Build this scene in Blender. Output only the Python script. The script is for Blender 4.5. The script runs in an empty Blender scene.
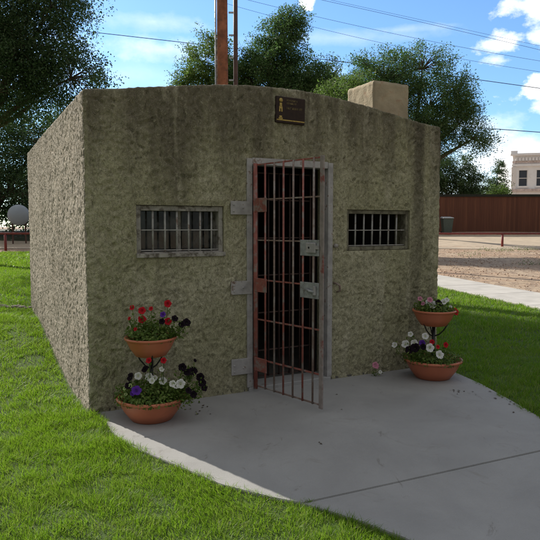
import bpy, bmesh, math, random
import numpy as np
from mathutils import Vector, Matrix
random.seed(7); rng = np.random.default_rng(7)
R = math.radians; PI = math.pi
S = bpy.context.scene; COL = S.collection

# ------------------------------------------------------------------ scene tree helpers
def tag(o, label=None, cat=None, group=None, kind=None):
    if label: o['label'] = label
    if cat: o['category'] = cat
    if group: o['group'] = group
    if kind: o['kind'] = kind
    return o
def empty(name, loc=(0,0,0), rz=0.0):
    o = bpy.data.objects.new(name, None); COL.objects.link(o)
    o.location = loc; o.rotation_euler = (0,0,rz); o.empty_display_size = .1
    return o
def link(name, me, mat=None, parent=None):
    if mat is not None and not me.materials:
        me.materials.append(mat)
    o = bpy.data.objects.new(name, me); COL.objects.link(o)
    if parent is not None: o.parent = parent
    return o
def copy_tree(o, parent=None):
    c = o.copy(); COL.objects.link(c)
    if parent is not None: c.parent = parent
    for ch in list(o.children): copy_tree(ch, c)
    return c

# ------------------------------------------------------------------ mesh builders
class MB:
    def __init__(s): s.v=[]; s.f=[]; s.sm=[]
    def add(s, vs, fs, smooth=False):
        b=len(s.v); s.v += [tuple(p) for p in vs]
        for f in fs: s.f.append([b+i for i in f]); s.sm.append(smooth)
        return s
    def box(s, c, size, rz=0, tilt=(0,0)):
        hx,hy,hz=[q/2 for q in size]; M=Matrix.Rotation(rz,3,'Z')@Matrix.Rotation(tilt[0],3,'X')@Matrix.Rotation(tilt[1],3,'Y')
        vs=[Vector(c)+M@Vector((x,y,z)) for z in(-hz,hz) for y in(-hy,hy) for x in(-hx,hx)]
        return s.add(vs,[(0,2,3,1),(4,5,7,6),(0,1,5,4),(2,6,7,3),(0,4,6,2),(1,3,7,5)])
    def b2(s, p0, p1):
        c=[(a+b)/2 for a,b in zip(p0,p1)]; return s.box(c,[abs(b-a) for a,b in zip(p0,p1)])
    def tube(s, pts, rad, n=8, cap=True):
        pts=[Vector(p) for p in pts]
        if not hasattr(rad,'__len__'): rad=[rad]*len(pts)
        vs=[];fs=[]; up=None
        for i,p in enumerate(pts):
            t=(pts[min(i+1,len(pts)-1)]-pts[max(i-1,0)]).normalized()
            if up is None or abs(t.dot(up))>.98:
                up=Vector((0,0,1)) if abs(t.z)<.9 else Vector((1,0,0))
            a=t.cross(up).normalized(); b=t.cross(a); up = a.cross(t) if abs(t.z)<.9 else up
            for k in range(n):
                an=2*PI*k/n; vs.append(p+(a*math.cos(an)+b*math.sin(an))*rad[i])
        for i in range(len(pts)-1):
            for k in range(n):
                k2=(k+1)%n; fs.append((i*n+k,i*n+k2,(i+1)*n+k2,(i+1)*n+k))
        if cap: fs.append(tuple(range(n-1,-1,-1))); fs.append(tuple((len(pts)-1)*n+k for k in range(n)))
        return s.add(vs,fs,True)
    def lathe(s, prof, c=(0,0,0), n=40, cap=False):
        vs=[];fs=[]
        for r,z in prof:
            for k in range(n):
                a=2*PI*k/n; vs.append((c[0]+r*math.cos(a),c[1]+r*math.sin(a),c[2]+z))
        for i in range(len(prof)-1):
            for k in range(n):
                k2=(k+1)%n; fs.append((i*n+k,i*n+k2,(i+1)*n+k2,(i+1)*n+k))
        if cap:
            fs.append(tuple(range(n-1,-1,-1))); fs.append(tuple((len(prof)-1)*n+k for k in range(n)))
        return s.add(vs,fs,True)
    def mesh(s, name, bevel=0):
        me=bpy.data.meshes.new(name); me.from_pydata(s.v,[],s.f)
        for p,q in zip(me.polygons,s.sm): p.use_smooth=q
        if bevel:
            bm=bmesh.new(); bm.from_mesh(me)
            ed=[e for e in bm.edges if len(e.link_faces)==2 and e.calc_face_angle(0)>.6]
            bmesh.ops.bevel(bm,geom=ed,offset=bevel,segments=1,affect='EDGES'); bm.to_mesh(me); bm.free()
        me.update(); return me
    def build(s, name, mat, parent=None, bevel=0):
        return link(name, s.mesh(name,bevel), mat, parent)

def np_mesh(name, verts, quads=None, tris=None, smooth=False):
    """fast mesh from numpy arrays"""
    me=bpy.data.meshes.new(name)
    nq=0 if quads is None else len(quads); nt=0 if tris is None else len(tris)
    me.vertices.add(len(verts)); me.vertices.foreach_set('co',np.ascontiguousarray(verts,dtype=np.float32).ravel())
    loops=[]; tot=[]
    if nq: loops.append(np.asarray(quads).ravel()); tot.append(np.full(nq,4))
    if nt: loops.append(np.asarray(tris).ravel()); tot.append(np.full(nt,3))
    loops=np.concatenate(loops).astype(np.int32); tot=np.concatenate(tot).astype(np.int32)
    st=np.concatenate([[0],np.cumsum(tot)[:-1]]).astype(np.int32)
    me.loops.add(len(loops)); me.loops.foreach_set('vertex_index',loops)
    me.polygons.add(len(tot)); me.polygons.foreach_set('loop_start',st); me.polygons.foreach_set('loop_total',tot)
    if smooth: me.polygons.foreach_set('use_smooth',np.ones(len(tot),dtype=bool))
    me.update(calc_edges=True); me.validate()
    return me

# vectorised value noise
def _h(ix,iy,iz,sd):
    n=(ix.astype(np.int64)*374761393+iy.astype(np.int64)*668265263+iz.astype(np.int64)*2147483647+sd*1274126177)&0xffffffff
    n=((n^(n>>13))*1274126177)&0xffffffff; n=(n^(n>>16))&0xffffffff
    n=(n*2246822519)&0xffffffff; n=n^(n>>15)
    return (n&0xffff)/65535.0
def vnoise(p,sd=0):
    i=np.floor(p).astype(np.int64); f=p-i; f=f*f*f*(f*(f*6-15)+10)
    out=0
    for dx in(0,1):
        for dy in(0,1):
            for dz in(0,1):
                w=(f[:,0] if dx else 1-f[:,0])*(f[:,1] if dy else 1-f[:,1])*(f[:,2] if dz else 1-f[:,2])
                out=out+w*_h(i[:,0]+dx,i[:,1]+dy,i[:,2]+dz,sd)
    return out*2-1
RM=np.array([[.36,.48,-.8],[-.8,.6,0],[.48,.64,.6]])
def fbm(p,oct=4,sd=0,g=.5):
    a=1;o=0;q=p.copy();t=0
    for k in range(oct):
        o=o+a*vnoise(q,sd+k); t+=a; a*=g; q=(q@RM.T)*2.03
    return o/t
def sm(t): t=np.clip(t,0,1); return t*t*(3-2*t)

# ------------------------------------------------------------------ materials
def new_mat(name):
    m=bpy.data.materials.new(name); m.use_nodes=True; nt=m.node_tree; b=nt.nodes['Principled BSDF']
    return m,nt,b
class N:
    def __init__(s,nt): s.nt=nt
    def n(s,t,**k):
        nd=s.nt.nodes.new(t)
        for a,b in k.items():
            if a.startswith('i_'):
                key=a[2:]; key=int(key) if key.isdigit() else key.replace('_',' ')
                nd.inputs[key].default_value=b
            else: setattr(nd,a,b)
        return nd
    def l(s,a,b): s.nt.links.new(a,b)
    def coord(s,scale=(1,1,1),kind='Object',rot=(0,0,0)):
        t=s.n('ShaderNodeTexCoord'); m=s.n('ShaderNodeMapping'); m.inputs['Scale'].default_value=scale; m.inputs['Rotation'].default_value=rot
        s.l(t.outputs[kind],m.inputs['Vector']); return m.outputs[0]
    def noise(s,vec,scale,detail=4,rough=.55,dist=0):
        t=s.n('ShaderNodeTexNoise'); t.inputs['Scale'].default_value=scale; t.inputs['Detail'].default_value=detail
        t.inputs['Roughness'].default_value=rough; t.inputs['Distortion'].default_value=dist
        s.l(vec,t.inputs['Vector']); return t.outputs[0]
    def ramp(s,fac,stops):
        r=s.n('ShaderNodeValToRGB'); e=r.color_ramp.elements
        while len(e)<len(stops): e.new(.5)
        for q,(p,c) in zip(e,stops):
            q.position=p; q.color=(c,c,c,1) if not hasattr(c,'__len__') else (*c,1)
        s.l(fac,r.inputs[0]); return r.outputs[0]
    def mix(s,fac,a,b,mode='MIX'):
        m=s.n('ShaderNodeMix',data_type='RGBA',blend_type=mode)
        for v,i in((fac,0),(a,6),(b,7)):
            if hasattr(v,'is_linked') or hasattr(v,'links'): s.l(v,m.inputs[i])
            elif i==0: m.inputs[0].default_value=v
            else: m.inputs[i].default_value=(*v,1)
        return m.outputs[2]
    def math(s,op,a,b=0.0,clamp=False):
        m=s.n('ShaderNodeMath',operation=op,use_clamp=clamp)
        for v,i in((a,0),(b,1)):
            if hasattr(v,'links'): s.l(v,m.inputs[i])
            else: m.inputs[i].default_value=v
        return m.outputs[0]
    def bump(s,h,strength,dist=.01,normal=None):
        b=s.n('ShaderNodeBump'); b.inputs['Strength'].default_value=strength; b.inputs['Distance'].default_value=dist
        s.l(h,b.inputs['Height'])
        if normal is not None: s.l(normal,b.inputs['Normal'])
        return b.outputs[0]
def simple(name,col,rough=.6,metal=0,var=.25,vs=20,bump=0,col2=None,c2lo=.55,c2hi=.65,c2s=9,spec=.5):
    m,nt,b=new_mat(name); q=N(nt); v=q.coord()
    n1=q.noise(v,vs,5)
    c=q.ramp(n1,[(.3,tuple(x*(1-var) for x in col)),(.7,tuple(min(1,x*(1+var)) for x in col))])
    if col2:
        n2=q.noise(v,c2s,6,.65); c=q.mix(q.ramp(n2,[(c2lo,0.0),(c2hi,1.0)]),c,col2)
    q.l(c,b.inputs['Base Color']); b.inputs['Roughness'].default_value=rough; b.inputs['Metallic'].default_value=metal
    b.inputs['Specular IOR Level'].default_value=spec
    if bump: q.l(q.bump(q.noise(v,vs*3,4),bump,.004),b.inputs['Normal'])
    return m

def stucco(name,light,mid,dark,moss,front):
    m,nt,b=new_mat(name); q=N(nt); v=q.coord()
    big=q.noise(v,1.6,5,.6,.3); med=q.noise(v,9,6,.65,.4); fine=q.noise(v,70,4,.6)
    c=q.mix(q.ramp(big,[(.38,0.0),(.62,1.0)]),light,mid)
    if front:
        mo=q.noise(v,1.1,4,.6,.6); c=q.mix(q.ramp(mo,[(.35,.15),(.6,.95)]),c,moss)
    # grime washed down from the parapet, in streaks
    sx=q.coord((5.5,5.5,.42)); st=q.noise(sx,1,5,.6,.2)
    sx2=q.coord((2.2,2.2,.12)); st2=q.noise(sx2,1,3,.55,.1)
    tc=q.n('ShaderNodeTexCoord'); sp=q.n('ShaderNodeSeparateXYZ'); q.l(tc.outputs['Object'],sp.inputs[0])
    zr=q.math('SUBTRACT',sp.outputs[2],1.55); zr=q.math('MULTIPLY',zr,.95,True)      # 0 at 1.55, 1 at parapet
    low=q.math('SUBTRACT',.55,sp.outputs[2]); low=q.math('MULTIPLY',low,1.6,True)
    g=q.math('ADD',q.math('MULTIPLY',zr,.9 if front else .35),q.math('MULTIPLY',q.math('SUBTRACT',st,.5),1.5))
    g=q.math('ADD',g,q.math('MULTIPLY',q.math('SUBTRACT',st2,.5),1.6))
    g=q.ramp(g,[(.2,0.0),(.85,.88 if front else .5)])
    c=q.mix(g,c,dark)
    if front:   # heavy dark run-off by the right corner
        ex=q.math('SUBTRACT',sp.outputs[0],3.02); ex=q.math('MULTIPLY',ex,2.2,True)
        ex=q.math('MULTIPLY',ex,q.ramp(st,[(.42,0.0),(.6,1.0)])); c=q.mix(q.math('MULTIPLY',ex,.75),c,tuple(x*.55 for x in dark))
        c=q.mix(q.math('MULTIPLY',low,q.ramp(med,[(.35,.2),(.65,.8)])),c,tuple(x*.75 for x in mid))
    # pale lime blooms
    pl=q.noise(q.coord((3.5,3.5,.5)),1.3,4,.6,.2); c=q.mix(q.ramp(pl,[(.54,0.0),(.66,.55)]),c,light)
    c=q.mix(q.ramp(med,[(.3,.0),(.7,.32)]),c,tuple(x*.55 for x in mid))
    c=q.mix(q.ramp(fine,[(.35,.35),(.65,0.0)]),c,tuple(x*.35 for x in mid))
    # dark and pale strokes paint the trowel marks' crevice shading into the colour
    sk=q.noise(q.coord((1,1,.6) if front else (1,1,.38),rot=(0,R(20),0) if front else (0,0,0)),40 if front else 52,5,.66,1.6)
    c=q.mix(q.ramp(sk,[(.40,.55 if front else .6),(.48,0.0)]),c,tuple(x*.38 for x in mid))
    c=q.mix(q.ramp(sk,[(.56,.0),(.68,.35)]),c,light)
    q.l(c,b.inputs['Base Color']); b.inputs['Roughness'].default_value=.93; b.inputs['Specular IOR Level'].default_value=.2
    tr=q.noise(q.coord((1,1,.55) if front else (1.4,1.4,.45)),26,5,.6,1.2)
    h=q.math('ADD',q.math('MULTIPLY',tr,1.0),q.math('MULTIPLY',q.noise(v,110,3,.6),.4))
    q.l(q.bump(h,1.0,.030 if front else .018),b.inputs['Normal'])
    return m
M={}
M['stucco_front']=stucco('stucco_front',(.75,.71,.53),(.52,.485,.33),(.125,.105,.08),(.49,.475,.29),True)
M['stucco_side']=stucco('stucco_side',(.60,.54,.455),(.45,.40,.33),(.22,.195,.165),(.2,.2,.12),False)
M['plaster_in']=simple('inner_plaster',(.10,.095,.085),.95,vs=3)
M['roof']=simple('roof_coating',(.16,.15,.13),.95,vs=9,bump=.4)
def concrete():
    m,nt,b=new_mat('concrete_slab'); q=N(nt); v=q.coord()
    c=q.ramp(q.noise(v,1.3,6,.62,.4),[(.3,(.27,.27,.268)),(.7,(.36,.36,.356))])
    c=q.mix(q.ramp(q.noise(v,3.2,7,.7,1.2),[(.58,0.0),(.72,.42)]),c,(.2,.185,.16))
    c=q.mix(q.ramp(q.noise(v,240,3),[(.35,.28),(.5,0.0)]),c,(.2,.19,.17))
    c=q.mix(q.ramp(q.noise(q.coord((1.2,.5,1),rot=(0,0,R(20))),2.3,8,.75,2.5),[(.60,0.0),(.68,.5)]),c,(.13,.115,.095))
    q.l(c,b.inputs['Base Color']); b.inputs['Roughness'].default_value=.88
    h=q.math('ADD',q.noise(q.coord((1,9,1),rot=(0,0,R(27))),16,4),q.noise(v,160,3))
    q.l(q.bump(h,.45,.005),b.inputs['Normal']); return m
M['concrete']=concrete()
M['walk']=simple('sidewalk_concrete',(.46,.44,.41),.9,vs=3,var=.12,bump=.2)
M['steel_pale']=simple('pale_painted_steel',(.36,.35,.345),.55,.1,vs=14,bump=.15,col2=(.16,.10,.07),c2lo=.58,c2hi=.68,c2s=14)
M['steel_grey']=simple('dull_grey_steel',(.19,.19,.19),.5,.4,vs=20,bump=.15,col2=(.12,.07,.05),c2lo=.56,c2hi=.66,c2s=18)
M['red_rust']=simple('worn_red_oxide_paint',(.27,.085,.065),.6,.05,vs=18,bump=.2,col2=(.24,.195,.175),c2lo=.5,c2hi=.6,c2s=11)
M['brown_bar']=simple('rusty_brown_bar',(.21,.15,.125),.6,.1,vs=25,bump=.2,col2=(.32,.295,.275),c2lo=.5,c2hi=.62,c2s=8)
M['stile']=simple('worn_pale_stile',(.25,.215,.20),.6,.1,vs=18,bump=.2,col2=(.20,.06,.05),c2lo=.55,c2hi=.62,c2s=5)
M['lock_steel']=simple('weathered_lock_steel',(.31,.33,.335),.45,.25,vs=25,col2=(.12,.11,.10),c2lo=.55,c2hi=.68,c2s=22)
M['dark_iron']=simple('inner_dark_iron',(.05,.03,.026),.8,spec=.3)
M['black']=simple('black_iron',(.015,.015,.016),.5,.2)
M['win_frame']=simple('weathered_window_frame',(.30,.285,.255),.8,vs=12,bump=.3,col2=(.11,.095,.075),c2lo=.5,c2hi=.62,c2s=16)
M['win_frame_mossy']=simple('mossy_window_frame',(.20,.19,.135),.85,vs=12,bump=.4,col2=(.10,.09,.06),c2lo=.48,c2hi=.6,c2s=14)
M['steel_bar']=simple('pale_window_bar',(.34,.335,.32),.55,.1,vs=20,bump=.15,col2=(.18,.12,.09),c2lo=.56,c2hi=.66,c2s=18)
M['bronze']=simple('dark_bronze',(.030,.018,.013),.4,.6,vs=30)
M['gold']=simple('worn_gold_relief',(.40,.29,.08),.45,.5,vs=60,var=.35)
M['gold_dim']=simple('dull_gold_lettering',(.22,.17,.08),.5,.4,vs=60,var=.35)
M['terracotta']=simple('terracotta_plastic',(.50,.155,.08),.42,vs=6,var=.1,bump=.05,col2=(.38,.13,.075),c2lo=.55,c2hi=.75,c2s=4)
M['soil']=simple('potting_soil',(.03,.02,.013),.95,vs=60,bump=.8)
M['red_rail']=simple('red_painted_pipe',(.20,.03,.026),.5,vs=8,col2=(.16,.06,.04))
M['pole_wood']=simple('orange_brown_pole',(.29,.105,.05),.8,vs=5,var=.4,bump=.5,col2=(.15,.065,.04))
M['mast']=simple('dark_brown_mast',(.10,.055,.045),.6,.2,vs=6)
M['galv']=simple('galvanised_conduit',(.42,.43,.45),.45,.5,vs=8)
M['wire']=simple('black_wire',(.02,.02,.02),.5)
M['tank']=simple('shaded_tank_paint',(.30,.34,.40),.4,vs=4,var=.05)  # white tank toned darker and bluish, its shade put into the colour
M['bark']=simple('bark',(.095,.07,.05),.95,vs=14,var=.4,bump=1)
M['wfence']=None
def glass():
    m,nt,b=new_mat('dusty_glare_glass'); q=N(nt); v=q.coord()
    b.inputs['Base Color'].default_value=(.16,.165,.16,1); b.inputs['Roughness'].default_value=.35
    gl=q.n('ShaderNodeBsdfGlossy'); gl.inputs['Roughness'].default_value=.04; gl.inputs['Color'].default_value=(.8,.85,.85,1)
    tr=q.n('ShaderNodeBsdfTransparent'); tr.inputs[0].default_value=(.62,.66,.64,1)
    fr=q.n('ShaderNodeFresnel'); fr.inputs[0].default_value=1.5
    mx=q.n('ShaderNodeMixShader'); q.l(q.math('MULTIPLY',fr.outputs[0],.8),mx.inputs[0]); q.l(tr.outputs[0],mx.inputs[1]); q.l(gl.outputs[0],mx.inputs[2])
    m2=q.n('ShaderNodeMixShader'); q.l(q.ramp(q.noise(v,7,5,.7),[(.45,.05),(.70,.55)]),m2.inputs[0]); q.l(mx.outputs[0],m2.inputs[1]); q.l(b.outputs[0],m2.inputs[2])  # pale patches: dust, plus reflections painted into the pane
    q.l(m2.outputs[0],nt.nodes['Material Output'].inputs[0]); return m
M['glass']=glass()
def leafy(name,c1,c2,c3=None,trans=.35,rough=.55,patch=0.0,pc=(.3,.25,.1),ps=1.0):
    """foliage: each leaf its own tint, light passes through"""
    m,nt,b=new_mat(name); q=N(nt)
    g=q.n('ShaderNodeNewGeometry'); ri=g.outputs['Random Per Island']
    st=[(0,c1),(.7,c2)]
    if c3: st.append((.96,c3))
    c=q.ramp(ri,st)
    if patch:
        c=q.mix(q.ramp(q.noise(q.coord(),ps,5,.65,.5),[(.5,0.0),(.72,patch)]),c,pc)
    q.l(c,b.inputs['Base Color']); b.inputs['Roughness'].default_value=rough; b.inputs['Specular IOR Level'].default_value=.35
    tl=q.n('ShaderNodeBsdfTranslucent')
    tc=q.mix(.5,c,tuple(x*1.6 for x in (c2[0]*1.0,c2[1]*1.1,c2[2]*.75))); q.l(tc,tl.inputs[0])
    mx=q.n('ShaderNodeMixShader'); mx.inputs[0].default_value=trans; q.l(b.outputs[0],mx.inputs[1]); q.l(tl.outputs[0],mx.inputs[2])
    q.l(mx.outputs[0],nt.nodes['Material Output'].inputs[0]); return m
M['grass']=leafy('lawn_grass',(.10,.19,.010),(.155,.27,.018),(.34,.33,.12),.5,.5,.45,(.22,.25,.05),1.1)
M['leaf_big']=leafy('leaf_mid_green',(.035,.078,.024),(.075,.145,.045),(.15,.20,.10),.45)
M['leaf_dark']=leafy('leaf_dark_green',(.024,.055,.020),(.055,.105,.038),(.11,.15,.08),.36)
M['leaf_olive']=leafy('leaf_olive',(.05,.095,.024),(.105,.17,.04),(.18,.22,.09),.45)
M['leaf_plant']=leafy('bedding_leaf',(.05,.10,.014),(.12,.19,.03),(.22,.28,.08),.35)
def petal(name,col,col2=None,tr=.25):
    m,nt,b=new_mat(name); q=N(nt)
    tc_=q.n('ShaderNodeTexCoord'); ln=q.n('ShaderNodeVectorMath',operation='LENGTH'); q.l(tc_.outputs['Object'],ln.inputs[0])
    nz_=q.noise(tc_.outputs['Object'],90,3); rad_=q.math('ADD',q.math('DIVIDE',ln.outputs['Value'],.033),q.math('MULTIPLY',q.math('SUBTRACT',nz_,.5),.35))
    thr=(.40,.46,.12) if name[:5]=='white' else tuple(x*.25 for x in col)
    c=q.ramp(rad_,[(.14,thr),(.42,tuple(x*.82 for x in col)),(.85,col)])
    q.l(c,b.inputs['Base Color']); b.inputs['Roughness'].default_value=.8; b.inputs['Specular IOR Level'].default_value=.12
    tl=q.n('ShaderNodeBsdfTranslucent'); q.l(c,tl.inputs[0])
    mx=q.n('ShaderNodeMixShader'); mx.inputs[0].default_value=tr; q.l(b.outputs[0],mx.inputs[1]); q.l(tl.outputs[0],mx.inputs[2])
    q.l(mx.outputs[0],nt.nodes['Material Output'].inputs[0]); return m
PET={'white':petal('white_petal',(.78,.78,.76)),'red':petal('red_petal',(.55,.018,.03)),'black':petal('near_black_petal',(.010,.005,.010),tr=.05),
     'purple':petal('purple_petal',(.13,.04,.38)),'pink':petal('pink_petal',(.62,.26,.36)),'lime':petal('pale_lime_petal',(.42,.52,.22))}
M['throat']=simple('flower_throat',(.35,.36,.08),.6)

# ------------------------------------------------------------------ terrain
PY=np.array([-50,8,12,15,27,28,31,39,60,2000.]); PZ=np.array([0,0,.09,.13,.35,.38,.48,1.23,1.3,1.3])
def T(x,y):
    x=np.asarray(x,float); y=np.asarray(y,float)
    z=np.interp(y,PY,PZ)-.018
    z=z+.29*sm((-x-1.3)/1.7)*sm((y-4.9)/3.0)*(1-sm((y-11)/13))
    return z+.02*np.sin(x*.9+1)*np.sin(y*.7)*sm((np.hypot(x-.5,y-4)-4)/4)
def Tz(x,y): return float(T(x,y))
def grow(a,b,s0,k):
    o=[a];s=s0
    while o[-1]<b: o.append(o[-1]+s); s*=k
    return np.array(o)
gx=np.concatenate([-grow(0,900,.5,1.045)[::-1],grow(0,900,.5,1.045)[1:]]); gy=np.concatenate([-grow(0,120,.5,1.15)[::-1],grow(0,1500,.5,1.03)[1:]])
def grid_mesh(name,gx,gy,off,clip=()):
    X,Y=np.meshgrid(gx,gy); V=np.stack([X.ravel(),Y.ravel(),(T(X,Y)+off).ravel()],1)
    nx=len(gx); ii=np.arange(len(gx)-1); jj=np.arange(len(gy)-1); I,J=np.meshgrid(ii,jj); a=(J*nx+I).ravel()
    me=np_mesh(name,V,np.stack([a,a+1,a+1+nx,a+nx],1),smooth=True)
    if clip:
        bm=bmesh.new(); bm.from_mesh(me)
        for co,no in clip: bmesh.ops.bisect_plane(bm,geom=bm.verts[:]+bm.edges[:]+bm.faces[:],plane_co=co,plane_no=no,clear_outer=True)
        bm.to_mesh(me); bm.free()
    return me
def dirt():
    m,nt,b=new_mat('bare_gravelly_dirt'); q=N(nt); v=q.coord()
    c=q.ramp(q.noise(v,.35,6,.65,.5),[(.3,(.44,.27,.17)),(.5,(.48,.345,.23)),(.7,(.52,.43,.32))])
    c=q.mix(q.ramp(q.noise(v,5,7,.8),[(.44,.75),(.54,0.0)]),c,(.16,.10,.07))
    c=q.mix(q.ramp(q.noise(v,26,5,.8),[(.5,0.0),(.7,.7)]),c,(.55,.47,.39))
    c=q.mix(q.ramp(q.noise(q.coord((.25,1.2,1)),.9,5,.6,.7),[(.55,0.0),(.66,.5)]),c,(.17,.13,.09))
    c=q.mix(q.ramp(q.noise(v,1.1,5,.7,.7),[(.64,0.0),(.72,.5)]),c,(.10,.13,.05))
    q.l(c,b.inputs['Base Color']); b.inputs['Roughness'].default_value=.95; q.l(q.bump(q.noise(v,22,6,.7),.9,.04),b.inputs['Normal']); return m
def lawn_soil():
    m,nt,b=new_mat('lawn_thatch'); q=N(nt); v=q.coord()
    c=q.ramp(q.noise(v,2.2,6,.7),[(.3,(.055,.11,.014)),(.7,(.085,.15,.022))])
    c=q.mix(q.ramp(q.noise(v,30,4),[(.5,0.0),(.7,.5)]),c,(.11,.12,.04))
    q.l(c,b.inputs['Base Color']); b.inputs['Roughness'].default_value=.95; q.l(q.bump(q.noise(v,90,4),1,.03),b.inputs['Normal']); return m
M['dirt']=dirt(); M['lawn']=lawn_soil()
tag(link('ground',grid_mesh('ground',gx,gy,-.012),M['dirt']),'bare reddish gravelly dirt','ground',kind='structure')
SD=Vector((.27,-.963,0)).normalized(); SN=Vector((.963,.27,0)).normalized()   # sidewalk run and its normal
s_lo,s_hi=7.45,8.85
lx=np.arange(-26,13,.3); ly=np.arange(-6,27.3,.3)
tag(link('lawn',grid_mesh('lawn',lx,ly,0,[((SN*(s_lo+.03)),SN),((0,27,0),(0,1,0))]),M['lawn']),'green lawn soil around the jail','lawn',kind='structure')
# sidewalk with joints
mb=MB()
t=-24.0; A0=SN*s_lo; 
while t<16:
    t1=t+1.5
    p=[A0+SD*(t+.006),A0+SN*(s_hi-s_lo)+SD*(t+.006),A0+SN*(s_hi-s_lo)+SD*(t1-.006),A0+SD*(t1-.006)]
    zt=[Tz(a.x,a.y)+.035 for a in p]; 
    vs=[(a.x,a.y,z) for a,z in zip(p,zt)]+[(a.x,a.y,z-.12) for a,z in zip(p,zt)]
    mb.add(vs,[(3,2,1,0),(4,5,6,7),(0,1,5,4),(1,2,6,5),(2,3,7,6),(3,0,4,7)]); t=t1
tag(mb.build('sidewalk',M['walk'],bevel=.006),'pale concrete sidewalk between lawn and dirt lot','sidewalk',kind='structure')
M['road']=simple('pale_gravel_road',(.44,.36,.27),.95,vs=2,var=.15,bump=.6)
tag(link('road',grid_mesh('road',np.arange(-60,60,1.),np.arange(29.3,36.6,.6),.004),M['road']),'pale gravel lane before the brown fence','road',kind='structure')
tag(link('rough_grass',grid_mesh('rough_grass',np.arange(-60,-2,1.),np.arange(33.6,60,.8),.012),simple('shaded_rough_grass',(.05,.055,.025),.95,vs=3,bump=1)),'dark rough grass under the far left trees','rough grass',kind='structure')
# dry trench line in the left lawn
M['dry']=simple('dry_grass_patch',(.14,.115,.07),.95,vs=14,var=.4,bump=1,col2=(.08,.09,.03))
# concrete apron in front of the door, cast in two pours
slabL=[(-1.44,4.66),(-1.31,4.46),(-1.13,4.15),(-.94,3.9),(-.6,3.6),(-.29,3.32),(0,3.16),(.17,3.08)]
slabL2=[(.17,3.08),(.32,2.99),(.46,2.89),(.65,2.73),(1.0,2.3),(1.5,1.4),(2.0,.2)]
slabR=[(1.80,6.36),(1.92,5.97),(2.03,5.51),(2.11,4.93),(2.2,4.55),(2.42,4.25),(2.75,4.02)]
def slab_poly(name,pts):
    me=bpy.data.meshes.new(name); bm=bmesh.new(); vs=[bm.verts.new((x,y,0)) for x,y in pts]; f=bm.faces.new(vs)
    if f.normal.z<0 or f.calc_area()<0: f.normal_flip()
    f.normal_update()
    if f.normal.z<0: f.normal_flip()
    ex=bmesh.ops.extrude_face_region(bm,geom=[f]); 
    for v in [g for g in ex['geom'] if isinstance(g,bmesh.types.BMVert)]: v.co.z=-.11
    bmesh.ops.recalc_face_normals(bm,faces=bm.faces)
    ed=[e for e in bm.edges if e.calc_length()>.0 and all(abs(v.co.z)<1e-6 for v in e.verts)]
    bmesh.ops.bevel(bm,geom=ed,offset=.004,segments=2,affect='EDGES'); bm.to_mesh(me); bm.free(); return me
J0,J1=(.175,3.085),(3.2,4.47); jd=Vector((J1[0]-J0[0],J1[1]-J0[1])).normalized(); jn=Vector((jd.y,-jd.x))*.004
sl1=slabL[:-1]+[(J0[0]-jn.x,J0[1]-jn.y),(2.75-jn.x,4.262-jn.y)]+[(2.40,4.33)][:0]+[(2.44,4.30)][:0]
# upper pour: bounded by wall, left curve, joint, right curve
up=slabL[:-1]+[(J0[0]-jn.x,J0[1]-jn.y),(2.30-jn.x,4.056-jn.y)]+[(2.15,4.4),(2.10,4.93),(2.03,5.51),(1.92,5.97),(1.80,6.36),(1.2,6.04),(0,5.41),(-1.2,4.80)]
lo=[(J0[0]+jn.x,J0[1]+jn.y)]+slabL2[1:]+[(3.4,.2),(4.2,2.6),(3.3,3.6),(2.31+jn.x,4.056+jn.y)]
ap=empty('walkway',(0,0,0)); 
m1=slab_poly('apron',up); m2=slab_poly('apron2',lo)
bm=bmesh.new(); bm.from_mesh(m1); bm.from_mesh(m2); me=bpy.data.meshes.new('walkway'); bm.to_mesh(me); bm.free()
bpy.data.objects.remove(ap)
tag(link('walkway',me,M['concrete']),'grey concrete apron with a joint, before the barred door','walkway',kind='structure')

# ------------------------------------------------------------------ the jail
AX,AY=-1.4516,4.6203; ROT=math.atan2(.46217,.88679)
jail=empty('jail_building',(AX,AY,0),ROT)
tag(jail,'small old stucco concrete jail with barred door, two barred windows and arched top','building')
W_,D_=3.7,4.5
def top(x): return 2.565+.2*np.clip(np.cos(PI*(np.asarray(x)-1.8)/3.76),0,1)**1.3
LWN=(.402,1.18,1.245,1.682); RWN=(2.49,3.285,1.265,1.672); DOR=(1.407,2.30,-.12,2.11)
HOLES=[LWN,RWN,DOR]
def seg(stops,ds):
    o=[]
    for a,b,d in zip(stops[:-1],stops[1:],ds):
        n=max(1,int(round((b-a)/d))); o+=list(np.linspace(a,b,n+1)[:-1])
    return np.array(o+[stops[-1]])
us=sorted({0,W_,*[h[0] for h in HOLES],*[h[1] for h in HOLES]})
uf=seg(us,[.011]*len(us)); ul=seg([-D_,-2,0],[.010,.009]); ur=seg([W_,W_+.5,W_+D_],[.012,.035]); ub=seg([W_+D_,2*W_+D_],[.06])
U=np.concatenate([ul[:-1],uf[:-1],ur[:-1],ub])
vst=[-.12,1.245,1.265,1.672,1.682,2.11,2.3]
V0=seg(vst,[.0115]*6); nup=26
LIP=[(0.0,0.0),(.012,.008),(.035,.012),(.07,.006),(.11,-.02),(.16,-.05)]
def perim(u):
    x=np.where(u<0,0,np.where(u<=W_,u,np.where(u<=W_+D_,W_,W_-(u-W_-D_))))
    y=np.where(u<0,-u,np.where(u<=W_,0,np.where(u<=W_+D_,u-W_,D_)))
    return x,y
def pnorm(u):
    k=.05
    ang=np.full_like(u,PI)            # left wall faces -x
    def blend(c): return sm((u-(c-k))/(2*k))
    ang=PI+PI/2*blend(0)+PI/2*blend(W_)+PI/2*blend(W_+D_)
    ang=ang+0*u
    return np.cos(ang),np.sin(ang)
px_,py_=perim(U); nx_,ny_=pnorm(U)
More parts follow.
